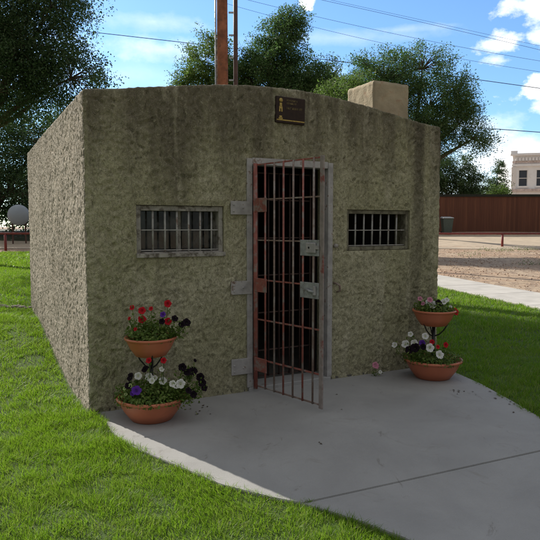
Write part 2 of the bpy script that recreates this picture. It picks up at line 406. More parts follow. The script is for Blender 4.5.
# round the corners
for c in(0,W_,W_+D_):
    w=np.clip(1-np.abs(U-c)/.04,0,1)**2*.012; px_-=nx_*w; py_-=ny_*w
tt=top(px_)
rows=[]; meta=[]
for v in V0: rows.append((px_,py_,np.full_like(U,v))); 
for k in range(1,nup+1):
    rows.append((px_,py_,2.3+(tt-.012-2.3)*k/nup))
nmain=len(rows)
for ins,dz in LIP[1:]:
    rows.append((px_-nx_*ins,py_-ny_*ins,tt-.012+dz))
P=np.array([[r[0],r[1],r[2]] for r in rows]).transpose(0,2,1)   # rows,cols,3
nr,nc=P.shape[:2]
flat=P.reshape(-1,3); UU=np.tile(U,nr); NX=np.tile(nx_,nr); NY=np.tile(ny_,nr); RW=np.repeat(np.arange(nr),nc)
q1=flat+.06*np.stack([vnoise(flat*9,11),vnoise(flat*9,12),vnoise(flat*9,13)],1)
isL=(UU<0)
sc=np.where(isL[:,None],np.array([[62,62,21.]]),np.array([[26,26,12.]]))
stroke=1-np.abs(fbm(q1*sc,3,20))*2.4
lumps=fbm(flat*np.array([[7,7,5.]]),3,40); fine=fbm(flat*60,2,50)
big=fbm(flat*1.3,2,60)
d=np.where(isL,.0085,.016)*stroke+.006*lumps+.003*fine+.012*big
# fade at openings
fade=np.ones(len(flat))
for h in HOLES:
    dx=np.maximum(np.maximum(h[0]-UU,UU-h[1]),0); dz=np.maximum(np.maximum(h[2]-flat[:,2],flat[:,2]-h[3]),0)
    fade=np.minimum(fade,.15+.85*np.clip(np.hypot(dx,dz)/.03,0,1))
fade=np.where((UU>0)&(UU<W_),fade,1)
d=d*fade*(1-.55*np.clip(1-np.abs(UU-W_)/.10,0,1))
lipw=np.clip((RW-(nmain-2))/3,0,1)
flat=flat+np.stack([NX*d*(1-.7*lipw),NY*d*(1-.7*lipw),.008*fbm(q1*20,3,70)*np.clip((RW-(nmain-6))/5,0,1)],1)
I,J=np.meshgrid(np.arange(nc-1),np.arange(nr-1)); um=(U[:-1]+U[1:])/2; 
uc=um[I]; vc=np.where(J<len(V0)-1,((V0[:-1]+V0[1:])/2)[np.minimum(J,len(V0)-2)],9.)
keep=np.ones_like(I,bool)
for h in HOLES: keep&=~((uc>h[0])&(uc<h[1])&(vc>h[2]-.001)&(vc<h[3]))
a=(J*nc+I)[keep]; quads=np.stack([a,a+1,a+1+nc,a+nc],1); ucq=uc[keep]
# seam close is at back-left corner; reveals and inner skin
ev=[];eq=[]
def quad(*p):
    b=len(flat)+len(ev); ev.extend(p); eq.append((b,b+1,b+2,b+3))
IN=.24
for h in HOLES:
    x0,x1,z0,z1=h
    quad((x0,0,z0),(x0,IN,z0),(x0,IN,z1),(x0,0,z1)); quad((x1,0,z0),(x1,0,z1),(x1,IN,z1),(x1,IN,z0))
    quad((x0,0,z1),(x0,IN,z1),(x1,IN,z1),(x1,0,z1)); quad((x0,0,z0),(x1,0,z0),(x1,IN,z0),(x0,IN,z0))
nrev=len(eq)
xs=sorted({IN,W_-IN,*[h[0] for h in HOLES],*[h[1] for h in HOLES]}); zs=sorted({-.12,2.56,*[h[2] for h in HOLES],*[h[3] for h in HOLES]})
for i in range(len(xs)-1):
    for j in range(len(zs)-1):
        xm=(xs[i]+xs[i+1])/2; zm=(zs[j]+zs[j+1])/2
        if any(h[0]<xm<h[1] and h[2]<zm<h[3] for h in HOLES): continue
        quad((xs[i],IN,zs[j]),(xs[i],IN,zs[j+1]),(xs[i+1],IN,zs[j+1]),(xs[i+1],IN,zs[j]))
B_=D_-IN; R_=W_-IN
quad((IN,IN,-.12),(IN,B_,-.12),(IN,B_,2.56),(IN,IN,2.56)); quad((R_,IN,-.12),(R_,IN,2.56),(R_,B_,2.56),(R_,B_,-.12)); quad((IN,B_,-.12),(R_,B_,-.12),(R_,B_,2.56),(IN,B_,2.56))
allv=np.concatenate([flat,np.array(ev,float)]); allq=np.concatenate([quads,np.array(eq)])
me=np_mesh('wall',allv,allq,smooth=True)
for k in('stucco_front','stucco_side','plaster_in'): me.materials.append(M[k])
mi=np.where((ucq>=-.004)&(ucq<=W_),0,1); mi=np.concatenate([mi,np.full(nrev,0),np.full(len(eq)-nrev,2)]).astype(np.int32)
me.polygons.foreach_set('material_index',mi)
s_=np.ones(len(mi),bool); s_[len(quads):]=False; me.polygons.foreach_set('use_smooth',s_)
link('wall',me,None,jail)
# roof slab: arched, closed
mb=MB(); xr=np.linspace(.12,W_-.12,30); vs=[];n=len(xr)
for y in(.12,D_-.12):
    for x in xr: vs.append((x,y,float(top(x))-.035))
    for x in xr: vs.append((x,y,float(top(x))-.15))
fs=[]
for i in range(n-1):
    fs+= [(i,i+1,2*n+i+1,2*n+i),(n+i,3*n+i,3*n+i+1,n+i+1),(i,n+i,n+i+1,i+1),(2*n+i,2*n+i+1,3*n+i+1,3*n+i)]
fs+=[(0,2*n,3*n,n),(n-1,2*n-1,4*n-1,3*n-1)]
mb.add(vs,fs,False); mb.build('roof',M['roof'],jail)
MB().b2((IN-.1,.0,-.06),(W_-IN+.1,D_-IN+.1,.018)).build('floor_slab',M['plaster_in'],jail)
MB().b2((DOR[0]+.002,-.03,-.05),(DOR[1]-.002,IN-.01,.035)).build('door_sill',M['concrete'],jail,bevel=.006)
# chimney block, roughened
def rough_box(p0,p1,step,amp,sd):
    bm=bmesh.new(); bmesh.ops.create_cube(bm,size=1)
    for v in bm.verts: v.co=Vector([p0[i] if v.co[i]<0 else p1[i] for i in range(3)])
    bmesh.ops.bevel(bm,geom=bm.edges[:],offset=.012,segments=2,affect='EDGES')
    bmesh.ops.subdivide_edges(bm,edges=[e for e in bm.edges if e.calc_length()>.1],cuts=int(.5/step),use_grid_fill=True)
    co=np.array([v.co[:] for v in bm.verts]); dd=fbm(co*22,4,sd)*amp; bm.normal_update()
    for v,k in zip(bm.verts,dd): v.co+=v.normal*k
    me=bpy.data.meshes.new('chimney'); bm.to_mesh(me); bm.free()
    for p in me.polygons: p.use_smooth=True
    return me
def chim_mat():
    m,nt,b=new_mat('chimney_render'); q=N(nt); v=q.coord()
    c=q.ramp(q.noise(v,4,6,.65),[(.3,(.27,.235,.16)),(.7,(.42,.355,.245))]); c=q.mix(q.ramp(q.noise(v,9,5,.7),[(.55,0.0),(.68,.5)]),c,(.30,.13,.06))
    q.l(c,b.inputs['Base Color']); b.inputs['Roughness'].default_value=.95; q.l(q.bump(q.noise(v,50,5),.7,.01),b.inputs['Normal']); return m
M['chim']=chim_mat()
link('chimney',rough_box((3.145,.45,2.35),(3.635,.95,3.09),.02,.008,90),M['chim'],jail)

# windows
def window(h,nb,xs_bars,zs_bars,pane,fw,yb,sill,fm='win_frame'):
    x0,x1,z0,z1=h; y0=.02
    mb=MB(); a=.003
    mb.b2((x0+a,y0,z0+a),(x0+fw,y0+.09,z1-a)); mb.b2((x1-fw,y0,z0+a),(x1-a,y0+.09,z1-a))
    mb.b2((x0+fw,y0+.002,z1-fw*1.1),(x1-fw,y0+.088,z1-a)); mb.b2((x0+fw,y0-.006,z0+a),(x1-fw,y0+.088,z0+fw*1.1))
    w=mb.build('window',M[fm],jail,bevel=.003)
    for x in xs_bars:
        MB().tube([(x,yb,z0+fw*.8),(x+.002,yb,z1-fw*.8)],.009,8).build('bar',M['steel_bar'],w)
    for z in zs_bars:
        MB().b2((x0+fw*.8,yb-.011,z-.004),(x1-fw*.8,yb+.011,z+.004)).build('crossbar',M['steel_bar'],w)
    if pane:
        MB().b2((x0+fw,y0+.125,z0+.01),(x1-fw,y0+.129,z1-.01)).build('pane',M['glass'],w)
        xm=(x0+x1)/2+.02
        for xa,xb in((x0+.01,x0+.045),(x1-.045,x1-.01)): MB().b2((xa,y0+.115,z0+.006),(xb,y0+.14,z1-.006)).build('sash_bar',M['win_frame'],w)
        mm=MB()
        mm.b2((xm-.015,y0+.11,z0+.006),(xm+.015,y0+.138,z1-.006)); mm.build('sash_bar',M['win_frame'],w)
    if sill:
        MB().box(((x0+x1)/2,-.004,z0+.018),(x1-x0+.01,.045,.036)).build('sill',M['win_frame'],w,bevel=.004)
    return w
w1=window(LWN,7,[.445+.1055*k for k in range(1,8)],[1.305,1.475],True,.042,.045,True)
w1['label']='glazed left window with seven bars and a wooden sill'
w2=window(RWN,6,[2.52+.1045*k for k in range(1,7)],[1.315,1.468],False,.036,.05,False,'win_frame_mossy')
w2['label']='unglazed right window with six thin bars'
# door frame
x0,x1,_,z1=DOR; z0=.035; fw=.044; mb=MB()
mb.b2((x0-.012,-.022,z0),(x0+fw,.10,z1)); mb.b2((x1-fw,-.022,z0),(x1+.012,.10,z1)); mb.b2((x0+fw,-.018,z1-fw-.01),(x1-fw,.098,z1+.008))
mb.build('door_frame',M['steel_pale'],jail,bevel=.004)
MB().b2((x1-fw-.034,.03,z0),(x1-fw-.004,.06,z1-fw-.02)).build('door_stop',M['steel_pale'],jail)
# wall leaves of the hinges
for (zz0,zz1) in((1.61,1.728),(.898,1.018),(.17,.315)):
    mb=MB().b2((1.232,-.034,zz0),(1.44,-.024,zz1))
    for bx,bz in((1.26,.03),(1.26,.085),(1.35,.06)): mb.tube([(bx,-.024,zz0+bz),(bx,-.040,zz0+bz)],.009,8)
    mb.build('hinge_plate',M['steel_pale'],jail,bevel=.002)
    MB().tube([(1.462,-.05,zz0-.01),(1.462,-.05,zz1+.01)],.014,10).build('hinge_pin',M['brown_bar'],jail)
# staple and hasp beside the door
MB().tube([(2.335,-.01,.955),(2.345,-.05,.95),(2.375,-.055,.93),(2.38,-.05,.88),(2.372,-.012,.865)],.010,8).build('latch_staple',M['brown_bar'],jail)
MB().tube([(2.345,.0,1.318),(2.345,-.04,1.318)],.02,10).build('bolt_stub',M['brown_bar'],jail)

# gate built in its own local frame (x along leaf, y thickness), then stood open
def make_gate(parent,label,width,height,full=True):
    st=.02
    mb=MB().tube([(0,0,0),(0,0,height)],.019,10)          # hinge stile, round
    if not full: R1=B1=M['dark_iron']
    else: R1=M['red_rust']; B1=M['brown_bar']
    g=mb.build('gate' if full else 'inner_gate',R1,parent)
    g['label']=label
    MB().b2((width-.024,-.007,0),(width+.016,.007,height-.002)).build('stile',M['stile'] if full else R1,g,bevel=.002)
    for k,z in enumerate((.025,.275,.64,1.0,1.355,1.715,height-.012)):
        MB().b2((.008,.009,z-.006),(width-.02,.021,z+.006)).build('crossbar',R1 if k in(1,2,3,6) else B1,g)
    for k in range(6):
        x=.132+.1165*k; MB().tube([(x,0,.02),(x+.003*math.sin(k*3),0.0,height-.01)],.0085,8).build('bar',B1 if k%2 else R1,g)
    if full:
        for z in(.235,.955,1.665):
            MB().b2((.005,-.020,z-.062),(.165,-.010,z+.062)).build('hinge_strap',M['red_rust'],g,bevel=.003)
        for z,kk in((1.30,0),(.955,1)):
            lp=MB().b2((width-.235,-.014,z-.062),(width-.026,-.004,z+.068)).build('lock_plate',M['lock_steel'],g,bevel=.003)
            if kk==0:
                MB().b2((width-.155,-.032,z-.038),(width-.05,-.014,z+.045)).build('lock_case',M['steel_pale'],lp,bevel=.006)
                MB().tube([(width-.118,-.034,z+.006),(width-.118,-.031,z+.006)],.009,10).build('keyhole',M['black'],lp)
                MB().b2((width-.05,-.028,z-.005),(width-.02,-.014,z+.025)).build('bolt',M['steel_pale'],lp)
            else:
                MB().b2((width-.072,-.034,z-.032),(width-.048,-.014,z+.042)).build('staple',M['steel_pale'],lp,bevel=.004)
                MB().tube([(width-.16,-.02,z+.01),(width-.10,-.04,z),(width-.06,-.024,z-.005)],.012,8).build('handle',M['lock_steel'],lp)
    return g
g1=make_gate(jail,'barred gate swung open, red oxide paint worn brown',.812,2.035)
g1.location=(1.462,-.052,.028)
ga=math.atan2(4.64247732-5.24033411,.39278758+.15040467)-ROT
g1.rotation_euler=(0,0,ga)
g2=make_gate(jail,'inner barred gate closed in the dark doorway',.76,1.98,False)
g2.location=(1.475,.20,.04); g2.rotation_euler=(0,0,0)

# plaque
pq=empty('wall_plaque',(0,0,0),0); 
def loc(x,y,z): 
    c,s=math.cos(ROT),math.sin(ROT); return (AX+c*x-s*y,AY+s*x+c*y,z)
pq.location=loc(1.831,-.02,2.56); pq.rotation_euler=(0,R(1.0),ROT)
tag(pq,'small dark bronze plaque with gold emblem and lettering above the barred door','plaque')
MB().b2((-.152,-.018,-.118),(.152,.012,.118)).build('panel',M['bronze'],pq,bevel=.004)
mb=MB(); y=-.0215; e=.0035
mb.b2((-.145,y,-.098),(.145,-.0185,-.088)); mb.b2((-.125,y,-.086),(-.085,-.0185,-.072)); mb.b2((-.118,y,-.070),(-.092,-.0185,-.056))
mb.build('gold_rule',M['gold'],pq)
mb=MB(); mb.lathe([(.0,0),(.019,0),(.019,.004),(.0,.004)],n=16)
for i,v in enumerate(mb.v): mb.v[i]=(v[0]-.105,-.0185-v[2],v[1]+.082)
mb.b2((-.117,y,.028),(-.093,-.0185,.058)); mb.b2((-.122,y,-.02),(-.110,-.0185,.026)); mb.b2((-.100,y,-.02),(-.088,-.0185,.026)); mb.b2((-.110,y,.008),(-.100,-.0185,.026))
mb.build('emblem',M['gold'],pq)
mb=MB(); rr=random.Random(3)
for zc,xa,xb,hh in((.085,-.045,.07,.015),(.060,-.045,.052,.015),(.018,-.045,.115,.018)):
    mb=MB()
    x=xa
    while x<xb:
        w=rr.uniform(.005,.011); k=rr.choice('IHLCTU'); 
        mb.b2((x,y,zc-hh/2),(x+.0022,-.0185,zc+hh/2))
        if k in 'HU': mb.b2((x+w-.0022,y,zc-hh/2),(x+w,-.0185,zc+hh/2))
        if k in 'LCU': mb.b2((x+.0024,y,zc-hh/2),(x+w-.0024,-.0185,zc-hh/2+.0025))
        if k in 'CT': mb.b2((x+.0024,y,zc+hh/2-.0025),(x+w,-.0185,zc+hh/2))
        if k=='H': mb.b2((x+.0024,y,zc-.001),(x+w-.0024,-.0185,zc+.0015))
        x+=w+.0035
        if rr.random()<.12: x+=.007
    mb.build('lettering',M['gold_dim'],pq)

# ------------------------------------------------------------------ planters
def bowl_prof(r,h,z0):
    ro=[(.0,0),(r*.52,0),(r*.60,.004),(r*.80,h*.42),(r*.93,h*.80),(r*.955,h*.86),(r*1.0,h*.88),(r*1.012,h*.94),(r*.995,h),(r*.955,h),(r*.92,h*.93),(r*.80,h*.8)]
    return [(a,b+z0) for a,b in ro]
def planter(loc,sc,rz,label):
    p=empty('tiered_planter',loc,rz); tag(p,label,'planter','two-tier terracotta planters beside the door')
    lo=MB().lathe(bowl_prof(.27,.185,.0),n=56).build('lower_bowl',M['terracotta'],p)
    up=MB().lathe(bowl_prof(.20,.150,.50),n=56).build('upper_bowl',M['terracotta'],p)
    MB().lathe([(0,.142),(.12,.15),(.245,.145)],n=40).build('soil',M['soil'],lo)
    MB().lathe([(0,.615),(.10,.62),(.18,.615)],n=40).build('soil',M['soil'],up)
    MB().tube([(0,0,.10),(0,0,.505)],.016,12).build('post',M['black'],p)
    for k in range(3):
        a=2*PI*k/3+.5; c,s=math.cos(a),math.sin(a)
        MB().tube([(c*r,s*r,z) for r,z in((.014,.40),(.05,.415),(.095,.46),(.12,.505),(.137,.545))],.006,8).build('scroll_arm',M['black'],p)
    p.scale=(sc,)*3
    return p
P1=(-.93,4.51,0); P2=(1.63,5.77,0)
planter(P1,1.0,.3,'terracotta two-bowl planter left of the barred door')
planter(P2,1.05,1.1,'terracotta two-bowl planter at right end of wall beside the lawn')

def flower_mesh(kind,r,seed):
    rr=random.Random(seed); n=30; vs=[(0,0,-r*.28)];fs=[]
    for ring,(q,z) in enumerate(((.18,-.22),(.45,.0),(.75,.10),(1.0,.08))):
        for k in range(n):
            a=2*PI*k/n; lobe=1-.11*ring/3*(1-abs(math.cos(a*2.5)))**2*1.4
            wob=.06*ring/3*math.sin(a*7+seed)+.04*ring/3*math.sin(a*12)
            vs.append((math.cos(a)*r*q*lobe,math.sin(a)*r*q*lobe,r*(z+wob-(.10*(1-abs(math.cos(a*2.5))) if ring>1 else 0))))
    for k in range(n): fs.append((0,1+k,1+(k+1)%n))
    for i in range(3):
        for k in range(n):
            k2=(k+1)%n; fs.append((1+i*n+k,1+(i+1)*n+k,1+(i+1)*n+k2,1+i*n+k2))
    mb=MB().add(vs,fs,True); me=mb.mesh('flower')
    me.materials.append(PET[kind]); return me
FM={}
def flower(parent,kind,pos,r,facing):
    key=(kind,random.randrange(3))
    if key not in FM: FM[key]=flower_mesh(kind,.033,key[1]*3+1)
    o=bpy.data.objects.new('flower',FM[key]); COL.objects.link(o); o.parent=parent
    o.location=pos; o.rotation_euler=Vector(facing).to_track_quat('Z','Y').to_euler(); k=r/.033; o.scale=(k,k,k)
    return o
def leaf_mesh(name,pos,nrm,size,asp=.5,seed=0,fold=.25):
    """pos (n,3) centres, nrm (n,3) facing; each leaf a folded pointed 4-vert + tip blade"""
    rg=np.random.default_rng(seed); n=len(pos)
    nrm=nrm/np.maximum(np.linalg.norm(nrm,axis=1,keepdims=True),1e-6)
    r=rg.normal(size=(n,3)); t=r-(r*nrm).sum(1,keepdims=True)*nrm; t/=np.linalg.norm(t,axis=1,keepdims=True); b=np.cross(nrm,t)
    s=(size*rg.uniform(.65,1.3,n))[:,None]
    a0=pos-t*s*.5; a1=pos+b*s*asp*.5+nrm*s*fold*.3; a2=pos+t*s*.5; a3=pos-b*s*asp*.5+nrm*s*fold*.3
    V=np.stack([a0,a1,a2,a3],1).reshape(-1,3); i=np.arange(n)*4
    tr=np.concatenate([np.stack([i,i+1,i+2],1),np.stack([i,i+2,i+3],1)])
    return np_mesh(name,V,None,tr)
def bowl_plant(name,loc,rz,rad,zb,height,nleaf,label,fl,seed,stems=(),size=.028,rim=None):
    p=empty(name,loc,0); tag(p,label,'flowering plant','petunias planted in the terracotta bowls')
    rg=np.random.default_rng(seed); a=rg.uniform(0,2*PI,nleaf); r=rad*np.sqrt(rg.uniform(0,1,nleaf))
    hmax=height*(.55+.6*(fbm(np.stack([np.cos(a)*r*14,np.sin(a)*r*14,np.zeros(nleaf)],1),2,seed)+.5))*(1-.45*(r/rad)**2)
    z=zb+hmax*rg.uniform(.05,1,nleaf)
    pos=np.stack([np.cos(a)*r*1.06,np.sin(a)*r*1.06,z],1); nr=np.stack([np.cos(a)*.7,np.sin(a)*.7,np.full(nleaf,.8)],1)+rg.normal(size=(nleaf,3))*.55
    link('foliage',leaf_mesh('foliage',pos,nr,size,.55,seed),M['leaf_plant'],p)
    mb=MB(); lp=[]
    for kind,dx,dy,dz,rr in fl:
        top_=Vector((dx,dy,dz)); base=Vector((dx*.55,dy*.4,zb-.005)); mid=(top_+base)/2+Vector((dx*.12,0,.01))
        mb.tube([base,mid,top_-Vector((0,-.006,.006))],.0028,5)
        f=Vector((random.uniform(-.5,.5)+dx*1.5,-1+random.uniform(-.2,.3),random.uniform(.15,.75)))
        flower(p,kind,top_,rr,f)
        for _ in range(60 if abs(dx)>.19 else 20):
            u=rg.uniform(.25,.97); c_=base.lerp(top_,u); w_=.018+.02*(1-u); lp.append((c_.x+rg.normal()*w_,c_.y+.012+rg.normal()*w_,c_.z-.008+rg.normal()*w_))
    lp=np.array(lp); link('foliage',leaf_mesh('foliage',lp,rg.normal(size=lp.shape)+[0,-.5,.8],size,.5,seed+50),M['leaf_plant'],p)
    mb.build('stems',M['leaf_plant'],p); return p
def pxz(px,py,c,depth): return ((px-270)/585*depth-c[0], 1.5-(py-227)/585*depth)
def flist(c,items,rad,sp=.030):
    o=[]
    for kind,px,py,k in items:
        dy=random.uniform(-.95,-.3)*rad*.85*max(.35,1-abs((px-270)/585*c[1]-c[0])/rad*.6)
        if py>(384 if c is P1 else 347) or (c is P1 and 325<py<340) : dy=-rad*.92*max(.3,1-abs((px-270)/585*c[1]-c[0])/rad*.35)
        dx,z=pxz(px,py,c,c[1]+dy); 
        o.append((kind,dx,dy,z,sp*k))
    return o
fl1=flist(P1,[('red',167,304,1),('red',141,311,1),('red',141,320,1.1),('red',131,308,.7),('red',167,322,1),('red',150,309,.6),('red',128,319,.5),('black',186,323,1.15),('black',181,325,.9),('purple',162,315,.8),('black',174,319,.9),('black',161,322,.8),('red',134,330,.5)],.2)
bowl_plant('bedding_plant',P1,0,.185,.625,.15,1300,'red and near-black flowers in the upper bowl of the left planter',fl1,1)
fl2=flist(P1,[('white',136,378,1.0),('white',147,379,1.1),('white',150,383,.8),('white',153,380,.7),('white',161,383,1.05),('white',171,386,.9),('white',179,386,1.25),('white',174,388,.8),('purple',134,393,1.3),('purple',130,396,.7),('lime',122,391,.5),('lime',128,388,.6),('lime',123,397,.5),
  ('black',128,379,1.2),('black',126,388,1.0),('black',143,371,1.0),('black',181,369,1.1),('black',186,374,1.0),('black',192,373,1.2),('black',199,379,1.1),('black',201,385,1.1),('black',203,390,1.0),('black',192,397,1.0),('black',187,393,.9),('black',194,362,.5),('red',147,362,.8),('red',162,362,.8),('white',160,371,.7)],.27)
bowl_plant('bedding_plant',P1,0,.265,.15,.15,2300,'white, purple and near-black flowers in the lower bowl of the left planter',fl2,2)
fl3=flist(P2,[('white',430,303,1.0),('white',434,305,1.1),('pink',431,300,.8),('white',445,302,.9),('white',448,300,.7),('black',440,304,1.2),('red',457,312,1.1),('pink',421,299,.7),('pink',424,304,.6),('white',452,307,.5)],.2,.036)
bowl_plant('bedding_plant',P2,0,.19,.655,.13,1100,'white and pink flowers with one red bloom in the upper bowl beside the lawn',fl3,3)
fl4=flist(P2,[('white',396,346,.85),('white',407,345,1.15),('white',412,335,.75),('white',416,344,1.0),('white',427,337,.95),('white',432,349,1.2),('white',442,356,1.2),('purple',424,344,.9),('black',417,349,1.3),('black',411,351,1.1),('black',425,348,.9),('red',434,343,.7),('red',448,346,.8),('red',440,348,.6)],.28,.036)
bowl_plant('bedding_plant',P2,0,.275,.16,.14,1900,'white flowers over dark blooms in the lower bowl beside the lawn',fl4,4)
# volunteer petunia at the wall foot
pk=loc(2.78,-.10,0); pp=empty('wild_petunia',pk); tag(pp,'tiny pink-flowered petunia growing at the foot of the jail wall','small plant')
mb=MB()
for a,b in((0,.11),(.045,.04),(-.03,.06)): mb.tube([(0,0,-.01),(a*.5,-.01,b*.5),(a,-.02,b)],.0018,5)
mb.build('stems',M['leaf_plant'],pp)
for x,z,k,r in((0,.115,'pink',.034),(.012,.10,'pink',.024),(.05,.045,'white',.02)): flower(pp,k,(x,-.02,z),r,(.1,-1,.4))
rg=np.random.default_rng(4); pos=rg.normal(size=(36,3))*np.array([.03,.02,.02])+np.array([.01,0,.03]); pos[:,2]=np.abs(pos[:,2])+.004
link('foliage',leaf_mesh('foliage',pos,rg.normal(size=(36,3))+[0,-.5,1],.022,.5,5),M['leaf_plant'],pp)
# fallen petals and leaf litter
rg=np.random.default_rng(12); pts=[]
for cx,cy,sx,sy,n in((-.56,4.72,.05,.10,8),(-.60,4.62,.03,.06,3),(1.75,5.3,.12,.10,8),(2.0,4.95,.07,.16,9),(.05,4.25,.5,.4,2),(.34,3.98,.02,.03,2)):
    for _ in range(n): pts.append((cx+rg.normal()*sx,cy+rg.normal()*sy,.004))
pts=np.array(pts); me=leaf_mesh('fallen_petals',pts,np.tile([0,0,1.],(len(pts),1))+rg.normal(size=(len(pts),3))*.10,.026,.6,6,.25)
tag(link('fallen_petals',me,simple('dry_petal',(.07,.05,.035),.9)),'dark dropped petals and dry leaves scattered on the concrete','petals',kind='stuff')

# ------------------------------------------------------------------ grass
def inpoly(x,y,poly):
    c=np.zeros(len(x),bool); n=len(poly)
    for i in range(n):
        x1_,y1_=poly[i]; x2_,y2_=poly[(i+1)%n]
        cond=((y1_>y)!=(y2_>y)); xi=(x2_-x1_)*(y-y1_)/((y2_-y1_) if y2_!=y1_ else 1e-9)+x1_
        c^=cond&(x<xi)
    return c
bl=[(-.03,.02),(W_+.03,.02),(W_+.03,D_),(-.03,D_)]; BP=[loc(x,y,0)[:2] for x,y in bl]
def sample(nper,x0,x1,y0,y1,sd):
    rg=np.random.default_rng(sd); n=int(nper*(x1-x0)*(y1-y0)); return rg.uniform(x0,x1,n),rg.uniform(y0,y1,n)
def shrink(poly,e=.02):
    cx=sum(p[0] for p in poly)/len(poly); cy=sum(p[1] for p in poly)/len(poly)
    return [(cx+(x-cx)*(1-e),cy+(y-cy)*(1-e)) for x,y in poly]
UPs,LOs=shrink(up,.018),shrink(lo,.015); JP=[(.25,3.03),(.25,3.22),(2.45,4.25),(2.45,4.0)]
X=[];Y=[];WD=[];HT=[]
for dens,x0,x1,y0,y1,w,h,sd in((19000,-2.9,1.2,1.6,4.6,.0034,.042,1),(7500,-4.6,-.9,4.3,8.6,.0052,.046,2),(6500,1.6,4.6,2.2,7.2,.0055,.05,3),(1800,-4.6,-2.9,1.6,4.4,.006,.055,31),
     (1500,-11,-2.4,8.3,17,.011,.07,4),(420,-17,-5,16.8,27,.024,.08,5),(1900,2,7.5,7.0,14,.010,.065,6),(350,-12,-4.5,2,9,.015,.07,8),(400,-3,3,10,18,.015,.07,9)):
    x,y=sample(dens,x0,x1,y0,y1,sd)
    pj=np.stack([x,y,0*x],1)*9; xo,yo=x.copy(),y.copy(); x=x+.022*vnoise(pj,200); y=y+.022*vnoise(pj,201)
    k=~(inpoly(xo,yo,BP)|inpoly(x,y,UPs)|inpoly(x,y,LOs)|inpoly(x,y,JP))&(x*SN.x+y*SN.y<s_lo-.01)&(y<27)&(np.hypot(x,y)>1.3)
    if sd!=6: pass
    # thin, worn turf right beside the wall foot and the dry line
    x,y=xo[k],yo[k]; X.append(x);Y.append(y);WD.append(np.full(len(x),w));HT.append(np.full(len(x),h))
X=np.concatenate(X);Y=np.concatenate(Y);WD=np.concatenate(WD);HT=np.concatenate(HT)
p3=np.stack([X,Y,np.zeros_like(X)],1)
cl=fbm(p3*7,3,100); cl2=fbm(p3*1.7,3,110)
keep=rng.uniform(size=len(X))<np.clip(.86+cl*.9,.4,1)
# bare line behind the jail's far left corner
tr=np.abs((Y-8.72)+(X+3.9)*.25-.05*np.sin(X*9))<.07+.03*np.sin(X*5)
keep&=~(tr&(X<-3.4)&(X>-5)&(rng.uniform(size=len(X))<.9))
keep&=~((np.hypot(X+2.55,(Y-6.15)*.6)<.13)&(rng.uniform(size=len(X))<.8))
X,Y,WD,HT,cl,cl2=[q[keep] for q in(X,Y,WD,HT,cl,cl2)]; n=len(X)
HT=HT*(.75+.55*(cl2+.5))*rng.uniform(.55,1.3,n)*(1+.32*cl)
th=rng.uniform(0,2*PI,n); p3=np.stack([X,Y,np.zeros_like(X)],1)
ldx=fbm(p3*6,3,120)*1.1+rng.normal(size=n)*.55; ldy=fbm(p3*6,3,130)*1.1+rng.normal(size=n)*.55
wx,wy=np.cos(th)*WD/2,np.sin(th)*WD/2; Z=T(X,Y)-.004
mx_,my_=ldx*HT*.28,ldy*HT*.28; tx_,ty_=ldx*HT*.85,ldy*HT*.85; hz=HT/np.sqrt(1+.5*(ldx**2+ldy**2))
V=np.stack([np.stack([X-wx,Y-wy,Z],1),np.stack([X+wx,Y+wy,Z],1),np.stack([X+mx_+wx*.8,Y+my_+wy*.8,Z+hz*.55],1),np.stack([X+mx_-wx*.8,Y+my_-wy*.8,Z+hz*.55],1),np.stack([X+tx_,Y+ty_,Z+hz],1)],1).reshape(-1,3)
i=np.arange(n)*5
print('grass blades',n)
me=np_mesh('grass',V,np.stack([i,i+1,i+2,i+3],1),np.stack([i+3,i+2,i+4],1),smooth=True)
tag(link('grass',me,M['grass']),'bright green mown lawn grass around the jail','grass',kind='stuff')
# dry line strip
mb=MB(); vs=[];
for k in range(30):
    x=-4.95+k*.053; y=8.72-(x+3.9)*.25+.05*math.sin(x*9); w=.06+.025*math.sin(x*5)
    vs+=[(x,y-w,Tz(x,y-w)+.012),(x,y+w,Tz(x,y+w)+.012)]
mb.add(vs,[(2*k,2*k+2,2*k+3,2*k+1) for k in range(29)],True)
tag(mb.build('dirt_strip',M['dry']),'narrow bare strip crossing the lawn at the jail far left corner','dirt strip',kind='structure')
rr=random.Random(9); mb=MB()
for k in range(60):
    x=rr.uniform(-4.6,-3.45); y=8.72-(x+3.9)*.25+rr.uniform(-.08,.08); q_=rr.uniform(.012,.04)
    mb.tube([(x-q_,y,Tz(x,y)+.01),(x-q_*.5,y,Tz(x,y)+.012+q_*.3),(x+q_*.5,y+q_*.3,Tz(x,y)+.012+q_*.3),(x+q_,y,Tz(x,y)+.01)],[q_*.2,q_*.7,q_*.6,q_*.15],7)
tag(mb.build('rubble',simple('pale_rubble',(.27,.245,.20),.9)),'pale stone rubble lying in the bare strip by the jail far corner','rubble',kind='stuff')
# weeds in the dirt lot
rg=np.random.default_rng(33); pos=[]
for cx,cy,s in((11.0,28.2,.5),(11.6,27.6,.6),(12.4,28.6,.4),(10.4,27.8,.4),(14.4,25,.4),(9,20,.3),(13,22,.35),(8.3,24.5,.4)):
    for _ in range(90): 
        x,y=cx+rg.normal()*s,cy+rg.normal()*s*.6; pos.append((x,y,Tz(x,y)+abs(rg.normal())*.10))
pos=np.array(pos); tag(link('weeds',leaf_mesh('weeds',pos,rg.normal(size=pos.shape)+[0,-.3,.6],.07,.3,8),M['leaf_olive']),'low green weeds scattered over the dirt lot','weeds',kind='stuff')

